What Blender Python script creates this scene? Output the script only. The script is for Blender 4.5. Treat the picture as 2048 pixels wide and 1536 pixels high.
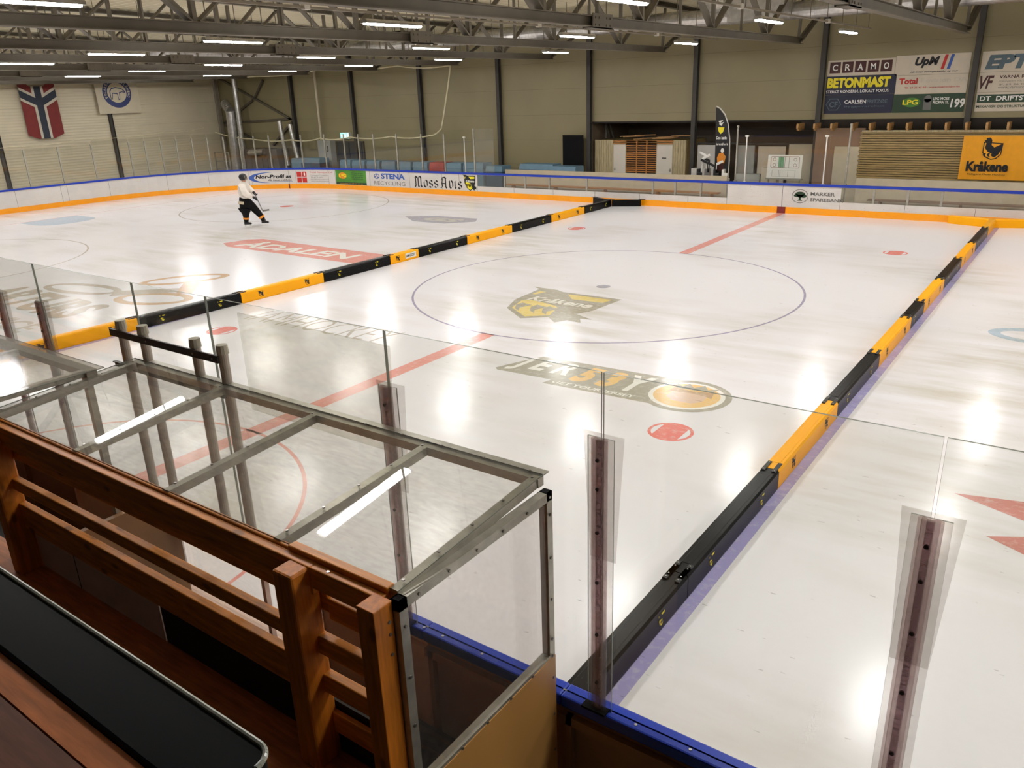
import bpy, bmesh, math, random
from mathutils import Vector, Matrix
random.seed(7)
S = bpy.context.scene
COL = S.collection
for o in list(bpy.data.objects):
    bpy.data.objects.remove(o)

# ---------------------------------------------------------------- camera
CAM_POS = Vector((9.1448, -16.2152, 4.3854))
YAW, PITCH, ROLL, FPX = .63470, -.35080, -.0360, 1589.69
f_ = Vector((-math.sin(YAW)*math.cos(PITCH), math.cos(YAW)*math.cos(PITCH), math.sin(PITCH)))
r_ = Vector((math.cos(YAW), math.sin(YAW), 0))
u_ = r_.cross(f_)
r2 = math.cos(ROLL)*r_ + math.sin(ROLL)*u_
u2 = -math.sin(ROLL)*r_ + math.cos(ROLL)*u_
cam = bpy.data.cameras.new('camera')
cam.sensor_width = 36; cam.lens = FPX/2048*36; cam.clip_start = .05; cam.clip_end = 300
cob = bpy.data.objects.new('camera', cam); COL.objects.link(cob)
M = Matrix((r2, u2, -f_)).transposed().to_4x4(); M.translation = CAM_POS
cob.matrix_world = M
S.camera = cob
# ---------------------------------------------------------------- view, world
S.view_settings.view_transform = 'Standard'; S.view_settings.look = 'None'
S.view_settings.gamma = 1; S.view_settings.use_curve_mapping = False
S.view_settings.exposure = 0.0
w = bpy.data.worlds.new('world'); S.world = w; w.use_nodes = True
w.node_tree.nodes['Background'].inputs[0].default_value = (.05, .05, .05, 1)
w.node_tree.nodes['Background'].inputs[1].default_value = .2
S.cycles.transparent_max_bounces = 32
S.cycles.max_bounces = 8
LAMP_STRENGTH = 166.0
LAMP_COLOR = (1.0, .985, .975)

# ---------------------------------------------------------------- materials
MATS = {}
def lin(c):
    return tuple(((v/255+.055)/1.055)**2.4 if v/255 > .04045 else v/255/12.92 for v in c)
def nmat(name):
    m = bpy.data.materials.new(name); m.use_nodes = True
    nt = m.node_tree; b = nt.nodes['Principled BSDF']; MATS[name] = m
    return m, nt, b
def link(nt, a, b): nt.links.new(a, b)
def coords(nt, scale=(1, 1, 1), loc=(0, 0, 0)):
    g = nt.nodes.new('ShaderNodeNewGeometry'); mp = nt.nodes.new('ShaderNodeMapping')
    mp.inputs['Scale'].default_value = scale; mp.inputs['Location'].default_value = loc
    link(nt, g.outputs['Position'], mp.inputs['Vector']); return mp.outputs[0]
def noise(nt, vec, scale, detail=4, rough=.55):
    n = nt.nodes.new('ShaderNodeTexNoise'); n.inputs['Scale'].default_value = scale
    n.inputs['Detail'].default_value = detail; n.inputs['Roughness'].default_value = rough
    link(nt, vec, n.inputs['Vector']); return n.outputs['Fac']
def ramp(nt, fac, a, b, ca=(0, 0, 0), cb=(1, 1, 1)):
    r = nt.nodes.new('ShaderNodeValToRGB'); e = r.color_ramp.elements
    e[0].position = a; e[1].position = b; e[0].color = (*ca, 1); e[1].color = (*cb, 1)
    link(nt, fac, r.inputs[0]); return r.outputs[0]
def mix(nt, fac, a, b, mode='MIX'):
    m = nt.nodes.new('ShaderNodeMix'); m.data_type = 'RGBA'; m.blend_type = mode
    for k, v in ((0, fac), (6, a), (7, b)):
        if isinstance(v, (int, float)): m.inputs[k].default_value = v
        elif isinstance(v, tuple): m.inputs[k].default_value = (*v, 1)
        else: link(nt, v, m.inputs[k])
    return m.outputs[2]
def bump(nt, b, h, strength=.3, dist=.01):
    n = nt.nodes.new('ShaderNodeBump'); n.inputs['Strength'].default_value = strength
    n.inputs['Distance'].default_value = dist
    link(nt, h, n.inputs['Height']); link(nt, n.outputs[0], b.inputs['Normal'])
def plain(name, rgb, rough=.5, metal=0., var=.12, scale=3., spec=.5):
    """solid colour with a little noise in it"""
    m, nt, b = nmat(name)
    c = lin(rgb); v = coords(nt)
    n = noise(nt, v, scale)
    dark = tuple(x*(1-var) for x in c); lite = tuple(min(1, x*(1+var)) for x in c)
    link(nt, ramp(nt, n, .3, .7, dark, lite), b.inputs['Base Color'])
    b.inputs['Roughness'].default_value = rough; b.inputs['Metallic'].default_value = metal
    b.inputs['Specular IOR Level'].default_value = spec
    return m
def ice_mat(name, rgb, base=False):
    m, nt, b = nmat(name); c = lin(rgb)
    v1 = coords(nt, (1, 1, 1)); v2 = coords(nt, (.5, 2.2, 1)); v3 = coords(nt, (3, 11, 1))
    big = noise(nt, v1, .16, 3, .5); mid = noise(nt, v2, .8, 5, .6); fine = noise(nt, v3, 2.2, 6, .7)
    stain = ramp(nt, big, .46, .66); st = ramp(nt, mid, .36, .70)
    k = nt.nodes.new('ShaderNodeMath'); k.operation = 'MULTIPLY'
    link(nt, stain, k.inputs[0]); link(nt, st, k.inputs[1])
    col = mix(nt, k.outputs[0], c, tuple(x*y for x, y in zip(c, (.72, .68, .56))))
    col = mix(nt, ramp(nt, fine, .45, .8, (0, 0, 0), (.22, .22, .22)), col, tuple(x*.86 for x in c))
    sc = noise(nt, coords(nt, (2.5, 7, 1), (3, 9, 0)), 2.6, 2, .5)
    col = mix(nt, ramp(nt, sc, .725, .74, (0, 0, 0), (.55, .55, .55)), col, tuple(x*.45 for x in c))
    lines = noise(nt, coords(nt, (.7, 7, 1), (5, 2, 0)), 6, 7, .8)
    col = mix(nt, ramp(nt, lines, .62, .72, (0, 0, 0), (.35, .35, .35)), col, tuple(min(1, x*1.25) for x in c))
    if not base:
        spk = noise(nt, v1, 9, 5, .7)
        col = mix(nt, ramp(nt, spk, .5, .72, (0, 0, 0), (.45, .45, .45)), col, lin((226, 220, 210)))
    link(nt, col, b.inputs['Base Color'])
    r = nt.nodes.new('ShaderNodeMapRange'); link(nt, fine, r.inputs[0])
    r.inputs[3].default_value = .12; r.inputs[4].default_value = .26
    link(nt, r.outputs[0], b.inputs['Roughness'])
    b.inputs['IOR'].default_value = 1.33
    return m
def wood_mat(name, rgb, axis=0, knots=True, rough=.45):
    m, nt, b = nmat(name); c = lin(rgb)
    sc = [9, 9, 9]; sc[axis] = .9
    v = coords(nt, tuple(sc)); g = noise(nt, v, 3.5, 6, .6)
    col = ramp(nt, g, .3, .72, tuple(x*.62 for x in c), tuple(min(1, x*1.2) for x in c))
    if knots:
        vo = nt.nodes.new('ShaderNodeTexVoronoi'); vo.inputs['Scale'].default_value = 1.
        s2 = [7, 7, 7]; s2[axis] = 3.2
        link(nt, coords(nt, tuple(s2)), vo.inputs['Vector'])
        col = mix(nt, ramp(nt, vo.outputs['Distance'], .10, .17, (.75, .75, .75), (0, 0, 0)), col, tuple(x*.3 for x in c))
    link(nt, col, b.inputs['Base Color']); b.inputs['Roughness'].default_value = rough
    bump(nt, b, g, .15, .004)
    return m
def glass_mat(name, tint=(.965, .97, .955), haze=.0, gloss=.02):
    m = bpy.data.materials.new(name); m.use_nodes = True; MATS[name] = m
    nt = m.node_tree; nt.nodes.clear()
    out = nt.nodes.new('ShaderNodeOutputMaterial'); tr = nt.nodes.new('ShaderNodeBsdfTransparent')
    gl = nt.nodes.new('ShaderNodeBsdfGlossy'); fr = nt.nodes.new('ShaderNodeFresnel'); mx = nt.nodes.new('ShaderNodeMixShader')
    tr.inputs[0].default_value = (*tint, 1); gl.inputs['Roughness'].default_value = gloss
    fr.inputs[0].default_value = 1.45
    # fresnel evaluated on the facing side only, so back faces behave like front faces
    geo = nt.nodes.new('ShaderNodeNewGeometry'); lw = nt.nodes.new('ShaderNodeLayerWeight')
    lw.inputs[0].default_value = .5
    p = nt.nodes.new('ShaderNodeMath'); p.operation = 'POWER'; link(nt, lw.outputs['Facing'], p.inputs[0]); p.inputs[1].default_value = 5
    q = nt.nodes.new('ShaderNodeMath'); q.operation = 'MULTIPLY_ADD'; link(nt, p.outputs[0], q.inputs[0]); q.inputs[1].default_value = .8; q.inputs[2].default_value = .035
    nt.nodes.remove(fr); nt.nodes.remove(geo)
    link(nt, q.outputs[0], mx.inputs[0]); link(nt, tr.outputs[0], mx.inputs[1]); link(nt, gl.outputs[0], mx.inputs[2])
    last = mx.outputs[0]
    if haze > 0:
        df = nt.nodes.new('ShaderNodeBsdfDiffuse'); df.inputs[0].default_value = (.75, .74, .70, 1)
        m2 = nt.nodes.new('ShaderNodeMixShader')
        n = noise(nt, coords(nt, (2, 9, 5)), 6, 6, .7)
        link(nt, ramp(nt, n, .35, .8, (haze*.35,)*3, (haze*1.8,)*3), m2.inputs[0])
        link(nt, last, m2.inputs[1]); link(nt, df.outputs[0], m2.inputs[2]); last = m2.outputs[0]
    link(nt, last, out.inputs[0]); return m
def emit_mat(name, rgb, s):
    m = bpy.data.materials.new(name); m.use_nodes = True; MATS[name] = m
    nt = m.node_tree; nt.nodes.clear()
    out = nt.nodes.new('ShaderNodeOutputMaterial'); e = nt.nodes.new('ShaderNodeEmission')
    e.inputs[0].default_value = (*rgb, 1); e.inputs[1].default_value = s; link(nt, e.outputs[0], out.inputs[0]); return m

ice_mat('ice', (233, 231, 233), True)
ice_mat('paint_red', (230, 160, 150)); ice_mat('paint_spot', (232, 134, 124)); ice_mat('paint_dark_red', (212, 146, 138)); ice_mat('paint_blue', (172, 166, 212)); ice_mat('paint_lilac', (178, 176, 186))
ice_mat('paint_grey', (180, 175, 160)); ice_mat('paint_yellow', (236, 214, 140)); ice_mat('paint_amber', (240, 202, 140)); ice_mat('paint_sky', (184, 202, 218))
ice_mat('paint_text_grey', (190, 180, 166)); ice_mat('paint_circle', (164, 158, 180)); ice_mat('paint_skin', (226, 196, 172)); ice_mat('paint_brown', (204, 174, 142)); ice_mat('paint_white', (240, 238, 230))
ice_mat('paint_faint', (204, 200, 190))
def board_mat(name, rgb):
    m, nt, b = nmat(name); c = lin(rgb)
    v = coords(nt); n1 = noise(nt, v, 26, 3, .8); n2 = noise(nt, v, 1.3, 3); n3 = noise(nt, coords(nt, (.6, .6, 14)), 2.0, 3)
    col = mix(nt, ramp(nt, n1, .66, .70), c, lin((96, 80, 66)))
    k = mix(nt, ramp(nt, n2, .4, .7, (0, 0, 0), (.45, .45, .45)), col, tuple(x*.82 for x in c))
    k = mix(nt, ramp(nt, n3, .55, .8, (0, 0, 0), (.3, .3, .3)), k, lin((196, 176, 150)))
    link(nt, k, b.inputs['Base Color']); b.inputs['Roughness'].default_value = .35; return m
board_mat('board_white', (214, 208, 202)); board_mat('board_yellow', (255, 164, 0))
plain('cap_blue', (26, 58, 170), .3, 0, .08); plain('board_back', (150, 112, 76), .5, 0, .1); plain('tan_panel', (214, 160, 92), .38, 0, .06, 1.2)
plain('inner_panel', (222, 192, 176), .5, 0, .05)
plain('cushion_yellow', (255, 176, 0), .4, 0, .04, 2, .25); plain('black', (24, 23, 23), .4); plain('matte_black', (16, 15, 16), .85, 0, .1, 3, .2)
def cushion_black():
    m, nt, b = nmat('cushion_black'); v = coords(nt, (6, 2, 6)); n = noise(nt, v, 4, 8, .8); n2 = noise(nt, coords(nt, (30, 4, 30)), 3, 3, .5)
    col = ramp(nt, n, .60, .70, lin((8, 7, 7)), lin((18, 17, 17)))
    col = mix(nt, ramp(nt, n2, .70, .74), col, lin((84, 82, 80)))
    link(nt, col, b.inputs['Base Color']); b.inputs['Roughness'].default_value = .3; b.inputs['Specular IOR Level'].default_value = .16
cushion_black()
plain('steel', (172, 168, 156), .38, .55, .18, 9); plain('galv', (196, 194, 190), .32, .85, .2, 6); plain('pole_grey', (170, 158, 146), .4, .1, .05)
plain('cap_beige', (172, 164, 146), .6); plain('dark_bar', (52, 44, 40), .5, .2)
plain('post_mauve', (158, 142, 140), .35, .35, .12, 5); plain('truss', (100, 92, 78), .6, .15, .12, 2); plain('truss_light', (150, 142, 128), .5, .15)
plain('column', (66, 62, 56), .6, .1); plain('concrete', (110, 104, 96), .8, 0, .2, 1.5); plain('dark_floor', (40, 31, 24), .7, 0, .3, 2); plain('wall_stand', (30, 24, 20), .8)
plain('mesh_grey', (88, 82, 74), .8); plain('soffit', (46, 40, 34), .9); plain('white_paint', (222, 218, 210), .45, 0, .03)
plain('door_white', (226, 218, 204), .45, 0, .03); plain('door_dark', (44, 46, 50), .5); plain('door_grey', (168, 168, 162), .5, 0, .04)
plain('mat_blue', (108, 142, 162), .55, 0, .08); plain('mat_blue_dark', (58, 84, 106), .6, 0, .08); plain('mat_red', (178, 58, 44), .5)
plain('orange', (250, 172, 24), .6, 0, .05, 5); plain('ink', (18, 18, 22), .6); plain('ink_navy', (28, 32, 58), .5); plain('ink_brown', (70, 26, 20), .5)
plain('ink_white', (236, 234, 228), .5, 0, .02); plain('ink_yellow', (240, 222, 30), .5, 0, .03); plain('ink_red', (196, 44, 36), .5); plain('ink_blue', (58, 92, 168), .5); plain('ink_indigo', (48, 58, 104), .5)
plain('ink_green', (70, 130, 40), .5, 0, .35, 1.2); plain('ink_dgreen', (34, 62, 36), .5); plain('ink_grey', (110, 108, 104), .5); plain('ink_slate', (86, 104, 112), .5)
plain('ink_orange', (226, 140, 28), .5); plain('sheet_white', (208, 196, 176), .6, 0, .05); plain('flag_red', (122, 40, 36), .7, 0, .1); plain('flag_navy', (44, 50, 62), .7); plain('cloth_white', (200, 190, 172), .7)
plain('cream', (202, 190, 164), .6, 0, .06); plain('brown_ply', (146, 116, 92), .6, 0, .15, 1.5); plain('skin', (190, 140, 112), .6); plain('jersey', (226, 218, 208), .8, 0, .06, 8)
plain('rope', (224, 214, 180), .7); plain('screw', (150, 146, 140), .3, .8); plain('rubber', (9, 11, 12), .45, 0, .2, 3, .08); plain('edge_plastic', (170, 172, 160), .25)
plain('line_brown', (140, 88, 66), .6); plain('line_green', (120, 170, 130), .6)
wood_mat('wood_x', (224, 140, 44), 0); wood_mat('wood_z', (216, 126, 34), 2); wood_mat('deck_wood', (206, 120, 60), 0, False); wood_mat('deck_dark', (120, 74, 54), 0, False); wood_mat('slat_wood', (176, 150, 98), 0, False)
wood_mat('pale_panel', (196, 180, 140), 2, False); wood_mat('orange_slats', (196, 130, 60), 0, False); wood_mat('joist', (196, 150, 92), 1, False)
glass_mat('glass'); glass_mat('glass_old', (.93, .925, .90), .045, .03); glass_mat('post_core', (.74, .64, .67), .22, .2); glass_mat('post_tint', (.87, .81, .81), .10, .05); glass_mat('acrylic', (.90, .885, .875), .03); glass_mat('roof_plexi', (.93, .925, .905), .08, .012)
plain('glass_edge', (128, 132, 122), .25, 0, .05)
glass_mat('film_haze', (.86, .84, .8), .12, .1)
emit_mat('lamp', LAMP_COLOR, LAMP_STRENGTH); emit_mat('exit_glow', (.35, .85, .75), 1.6); emit_mat('exit_white', (.9, 1, .97), 2.2)
def wall_mat(name, rgb, seams=1.12, corr=False, axis='z'):
    m, nt, b = nmat(name); c = lin(rgb); g = nt.nodes.new('ShaderNodeNewGeometry'); s = nt.nodes.new('ShaderNodeSeparateXYZ'); link(nt, g.outputs['Position'], s.inputs[0])
    d = nt.nodes.new('ShaderNodeMath'); d.operation = 'DIVIDE'; link(nt, s.outputs[2], d.inputs[0]); d.inputs[1].default_value = seams
    fr = nt.nodes.new('ShaderNodeMath'); fr.operation = 'FRACT'; link(nt, d.outputs[0], fr.inputs[0])
    n = noise(nt, coords(nt), .5, 4); base = ramp(nt, n, .3, .7, tuple(x*.92 for x in c), tuple(x*1.05 for x in c))
    col = mix(nt, ramp(nt, fr.outputs[0], .012, .02, (.55,)*3, (0,)*3), base, tuple(x*.55 for x in c))
    link(nt, col, b.inputs['Base Color']); b.inputs['Roughness'].default_value = .45
    if corr:
        wv = nt.nodes.new('ShaderNodeTexWave'); wv.bands_direction = 'Z'; wv.inputs['Scale'].default_value = 2.2
        link(nt, coords(nt), wv.inputs['Vector']); bump(nt, b, wv.outputs['Fac'], .35, .03)
wall_mat('wall_panel', (146, 135, 101)); wall_mat('wall_corr', (212, 200, 172), 1.12, True); wall_mat('roof_deck', (196, 186, 156), 50)
wall_mat('wall_low', (124, 106, 86), 50)
MT = MATS

# ---------------------------------------------------------------- mesh helpers
class MB:
    def __init__(s): s.v = []; s.f = []; s.m = []; s.k = 0
    def quad(s, pts, mi=None):
        n = len(s.v); s.v += [Vector(p) for p in pts]; s.f.append(tuple(range(n, n+len(pts)))); s.m.append(s.k if mi is None else mi); return s
    def hexa(s, p, mis=None):
        """p: 8 corners, bottom ring 0-3 then top ring 4-7"""
        n = len(s.v); s.v += [Vector(q) for q in p]
        F = ((3, 2, 1, 0), (4, 5, 6, 7), (0, 1, 5, 4), (1, 2, 6, 5), (2, 3, 7, 6), (3, 0, 4, 7))
        for i, f in enumerate(F):
            s.f.append(tuple(n+j for j in f)); s.m.append(mis[i] if mis else s.k)
        return s
    def box(s, x0, x1, y0, y1, z0, z1, mis=None):
        if x0 > x1: x0, x1 = x1, x0
        if y0 > y1: y0, y1 = y1, y0
        if z0 > z1: z0, z1 = z1, z0
        return s.hexa([(x0, y0, z0), (x1, y0, z0), (x1, y1, z0), (x0, y1, z0), (x0, y0, z1), (x1, y0, z1), (x1, y1, z1), (x0, y1, z1)], mis)
    def bar(s, a, b, w, h, up=(0, 0, 1)):
        a = Vector(a); b = Vector(b); d = (b-a).normalized(); u = Vector(up)
        if abs(d.dot(u)) > .99: u = Vector((0, 1, 0))
        x = d.cross(u).normalized(); y = x.cross(d).normalized(); x = x*w/2; y = y*h/2
        return s.hexa([a-x-y, a+x-y, b+x-y, b-x-y, a-x+y, a+x+y, b+x+y, b-x+y])
    def tube(s, a, b, r, r2=None, n=12, cap=True):
        a = Vector(a); b = Vector(b); r2 = r if r2 is None else r2; d = (b-a).normalized()
        x = d.orthogonal().normalized(); y = d.cross(x); k = len(s.v)
        for c, q in ((a, r), (b, r2)):
            for i in range(n):
                t = 2*math.pi*i/n; s.v.append(c+x*q*math.cos(t)+y*q*math.sin(t))
        for i in range(n):
            j = (i+1) % n; s.f.append((k+i, k+j, k+n+j, k+n+i)); s.m.append(s.k)
        if cap:
            s.f.append(tuple(k+n-1-i for i in range(n))); s.m.append(s.k); s.f.append(tuple(k+n+i for i in range(n))); s.m.append(s.k)
        return s
    def path(s, pts, r, n=8):
        for a, b in zip(pts, pts[1:]): s.tube(a, b, r, n=n)
        return s
    def prism(s, poly, fm, d0, d1):
        """2D outline poly extruded between depths d0,d1; fm(u,v,d)->point"""
        n = len(poly); k = len(s.v)
        for d in (d0, d1):
            for (a, b) in poly: s.v.append(Vector(fm(a, b, d)))
        s.f.append(tuple(k+n-1-i for i in range(n))); s.m.append(s.k); s.f.append(tuple(k+n+i for i in range(n))); s.m.append(s.k)
        for i in range(n):
            j = (i+1) % n; s.f.append((k+i, k+j, k+n+j, k+n+i)); s.m.append(s.k)
        return s
    def build(s, name, mats, parent=None, origin=None, bevel=0, smooth=False):
        if isinstance(mats, str): mats = [mats]
        if origin is None:
            if parent is not None: origin = parent.location.copy() if parent.parent is None else parent.parent.location + parent.location
            else:
                xs = [p.x for p in s.v]; ys = [p.y for p in s.v]; zs = [p.z for p in s.v]
                origin = Vector(((min(xs)+max(xs))/2, (min(ys)+max(ys))/2, min(zs)))
        origin = Vector(origin)
        me = bpy.data.meshes.new(name); me.from_pydata([tuple(p-origin) for p in s.v], [], s.f)
        for m in mats: me.materials.append(MT[m])
        for p, i in zip(me.polygons, s.m): p.material_index = min(i, len(mats)-1)
        if smooth:
            for p in me.polygons: p.use_smooth = True
        me.update()
        o = bpy.data.objects.new(name, me); COL.objects.link(o)
        if parent is not None: o.parent = parent
        else: o.location = origin
        if bevel:
            b = o.modifiers.new('bevel', 'BEVEL'); b.width = bevel; b.segments = 2; b.limit_method = 'ANGLE'
        return o
def empty(name, loc, rz=0):
    o = bpy.data.objects.new(name, None); COL.objects.link(o); o.location = loc; o.rotation_euler = (0, 0, rz); o.empty_display_size = .2; return o
def tag(o, label=None, cat=None, group=None, kind=None):
    if label: o['label'] = label
    if cat: o['category'] = cat
    if group: o['group'] = group
    if kind: o['kind'] = kind
    return o
def copy_tree(o, parent=None):
    c = o.copy(); COL.objects.link(c); c.parent = parent
    for ch in list(o.children): copy_tree(ch, c)
    return c
def struct(o): o['kind'] = 'structure'; return o
ORD = ['first', 'second', 'third', 'fourth', 'fifth', 'sixth', 'seventh', 'eighth', 'ninth', 'tenth', 'eleventh', 'twelfth', 'thirteenth', 'fourteenth', 'fifteenth', 'sixteenth', 'seventeenth', 'eighteenth', 'nineteenth', 'twentieth']

# flat artwork: a frame maps (u, v, depth) to a point
def plane(o, xd=(1, 0, 0), yd=(0, 0, 1)):
    o = Vector(o); xd = Vector(xd).normalized(); yd = Vector(yd).normalized(); n = xd.cross(yd)
    return lambda u, v, d=0.: o+xd*u+yd*v+n*d
def poly(mb, fm, pts, d=.002, mi=None):
    return mb.quad([fm(a, b, d) for a, b in pts], mi)
def rect(mb, fm, u0, u1, v0, v1, d=.002, nu=1, mi=None):
    for i in range(nu):
        a = u0+(u1-u0)*i/nu; b = u0+(u1-u0)*(i+1)/nu; poly(mb, fm, [(a, v0), (b, v0), (b, v1), (a, v1)], d, mi)
    return mb
def ell(cu, cv, ru, rv, n=28, a0=0, a1=360):
    return [(cu+ru*math.cos(math.radians(a0+(a1-a0)*i/n)), cv+rv*math.sin(math.radians(a0+(a1-a0)*i/n))) for i in range(n if a1-a0 == 360 else n+1)]
def ring(mb, fm, cu, cv, ru, rv, w, d=.002, n=48, a0=0, a1=360, mi=None):
    for i in range(n):
        t0 = math.radians(a0+(a1-a0)*i/n); t1 = math.radians(a0+(a1-a0)*(i+1)/n)
        p = [(cu+(ru-s_)*math.cos(t), cv+(rv-s_)*math.sin(t)) for t, s_ in ((t0, 0), (t1, 0), (t1, w), (t0, w))]
        poly(mb, fm, p, d, mi)
    return mb
_tc = {}
def glyphs(s, bold, shear):
    k = (s, bold, shear)
    if k not in _tc:
        c = bpy.data.curves.new('t', 'FONT'); c.body = s; c.offset = bold; c.shear = shear; c.resolution_u = 3; c.fill_mode = 'FRONT'
        o = bpy.data.objects.new('t', c); COL.objects.link(o)
        me = bpy.data.meshes.new_from_object(o)
        vs = [(v.co.x, v.co.y) for v in me.vertices]; fs = [tuple(p.vertices) for p in me.polygons]
        bpy.data.objects.remove(o); bpy.data.meshes.remove(me); bpy.data.curves.remove(c)
        x0 = min(v[0] for v in vs); x1 = max(v[0] for v in vs); y0 = min(v[1] for v in vs); y1 = max(v[1] for v in vs)
        _tc[k] = ([((x-x0)/(x1-x0), (y-y0)/(y1-y0)) for x, y in vs], fs)
    return _tc[k]
def text(mb, s, fm, u0, v0, w_, h, d=.004, bold=.012, shear=0., mi=None):
    vs, fs = glyphs(s, bold, shear); k = len(mb.v)
    mb.v += [Vector(fm(u0+a*w_, v0+b*h, d)) for a, b in vs]
    for f in fs: mb.f.append(tuple(k+i for i in f)); mb.m.append(mb.k if mi is None else mi)
    return mb
def strokes(mb, fm, u0, v0, sx, sy, lines, nib=(.09, .05), d=.004, mi=None):
    """broad-nib pen strokes for the blackletter masthead"""
    for ln in lines:
        for (a, b), (c, e) in zip(ln, ln[1:]):
            n0, n1 = nib
            P = [(a-n0, b-n1), (a+n0, b+n1), (c+n0, e+n1), (c-n0, e-n1)]
            poly(mb, fm, [(u0+x*sx, v0+y*sy) for x, y in P], d, mi)
def thing_art(name, mats, mb, parent=None): return mb.build(name, mats, parent)
SHIELD = [(-.5, .5), (.5, .5), (.46, 0), (.34, -.3), (0, -.55), (-.34, -.3), (-.46, 0)]
def crest(mb, fm, cu, cv, sc, d, dark, lite, white=None, txt=False, k=1.25):
    """raven club shield: dark shield, light top wedge, name band, clawed lower field"""
    sx = sc; sy = sc*k
    P = lambda pts: [(cu+a*sx, cv+b*sy) for a, b in pts]
    poly(mb, fm, P(SHIELD), d, dark)
    poly(mb, fm, P([(-.5, .5), (-.62, .56), (-.3, .55), (-.2, .5)]), d, dark)
    poly(mb, fm, P([(-.1, .44), (.42, .44), (.40, .3), (.05, .28)]), d+.001, lite)
    poly(mb, fm, P([(-.44, .42), (-.36, .42), (-.4, .28), (-.44, .28)]), d+.001, lite)
    poly(mb, fm, P([(-.38, 0), (-.3, -.27), (0, -.48), (.18, -.34), (.16, -.12), (.05, -.02), (-.12, .03), (-.3, .06)]), d+.001, lite)
    for a in (-.2, -.02, .12):
        poly(mb, fm, P([(a-.12, -.06), (a+.02, -.1), (a-.03, -.24), (a+.03, -.34), (a-.06, -.28), (a-.13, -.16)]), d+.002, dark)
    poly(mb, fm, P([(.1, -.06), (.62, -.28), (.5, -.3), (.58, -.42), (.42, -.4), (.36, -.52), (.22, -.4), (.16, -.26)]), d+.0015, dark)
    if txt: text(mb, 'Kråkene', fm, cu-.36*sx, cv+.05*sy, .74*sx, .17*sy, d+.003, .03, .2, white)

# ================================================================= rink path
RC = 8.5; XC = -22.5; YF = 12.9; YN = -13.0; XE = -31.0
def PT(s, off=0.):
    if s >= XC: return (s, YF+off)
    a = (XC-s)/RC
    if a <= math.pi/2:
        q = RC+off; return (XC-q*math.sin(a), YF-RC+q*math.cos(a))
    t = (XC-s)-RC*math.pi/2; L = (YF-RC)-(YN+RC)
    if t <= L: return (XE-off, YF-RC-t)
    a = min((t-L)/RC, math.pi/2); q = RC+off
    return (XC-q*math.cos(a), YN+RC-q*math.sin(a))
SEND = XC-RC*math.pi-((YF-RC)-(YN+RC))
def bandfm(s, v, d=0.):
    x, y = PT(s, -d); return Vector((x, y, v))
def band(mb, s0, s1, o0, o1, z0, z1, mi=None):
    n = 1 if s0 >= XC else max(1, int((s1-s0)/.45))
    k = len(mb.v); m = mb.k if mi is None else mi
    for i in range(n+1):
        s = s0+(s1-s0)*i/n
        for o, z in ((o0, z0), (o1, z0), (o1, z1), (o0, z1)):
            x, y = PT(s, o); mb.v.append(Vector((x, y, z)))
    for i in range(n):
        for j in range(4):
            a = k+4*i+j; b = k+4*i+(j+1) % 4; mb.f.append((a, b, b+4, a+4)); mb.m.append(m)
    mb.f.append((k+3, k+2, k+1, k)); mb.m.append(m)
    e = k+4*n; mb.f.append((e, e+1, e+2, e+3)); mb.m.append(m)
    return mb

# ================================================================= shell
XL, XR, YB, YW = -37.0, 27.0, -17.8, 16.4
def zr(y): return 7.62-.0225*abs(y+.4)
# concrete ground below and around the ice
m = MB(); m.box(XL, XR, YB, 21, -.4, -.03); struct(m.build('floor', 'concrete'))
# ice sheet filling the rounded rink outline
pts = [PT(SEND+(26-SEND)*i/160, -.002) for i in range(161)] + [(26, YN+.002)]
m = MB(); m.quad([(x, y, 0) for x, y in pts]); n = len(pts)
m.v += [Vector((x, y, -.03)) for x, y in pts]; m.f.append(tuple(2*n-1-i for i in range(n))); m.m.append(0)
for i in range(n): j = (i+1) % n; m.f.append((j, i, n+i, n+j)); m.m.append(0)
ICE = struct(m.build('ice_sheet', 'ice', origin=(0, 0, 0)))
m = MB(); m.box(XL-.2, -9.95, YW, YW+.2, -.03, 7.4); m.box(-9.95, XR, YW, YW+.2, 3.05, 7.4)
struct(m.build('wall_far', 'wall_panel'))
m = MB(); m.box(-9.95, XR, 20, 20.2, -.03, 3.05); m.box(-10.05, -9.95, YW+.2, 20, -.03, 3.05); struct(m.build('wall_recess', 'wall_low'))
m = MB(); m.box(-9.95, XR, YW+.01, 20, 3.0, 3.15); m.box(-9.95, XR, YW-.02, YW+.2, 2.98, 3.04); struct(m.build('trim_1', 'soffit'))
m = MB(); m.box(XL-.2, XL, YB, YW, -.03, 7.7); struct(m.build('wall_left', 'wall_corr'))
m = MB(); m.box(XR, XR+.2, YB, 20, -.03, 7.7); struct(m.build('wall_right', 'wall_panel'))
m = MB(); m.box(XL-.2, XR+.2, YB-.2, YB, -.03, 7.5); struct(m.build('wall_near', 'wall_stand'))
m = MB(); m.box(XL, XR, YB, -15.1, 5.3, 5.4); struct(m.build('light_block_soffit', 'wall_stand'))  # added soffit, out of view behind the camera, dims the light on the stand
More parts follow.
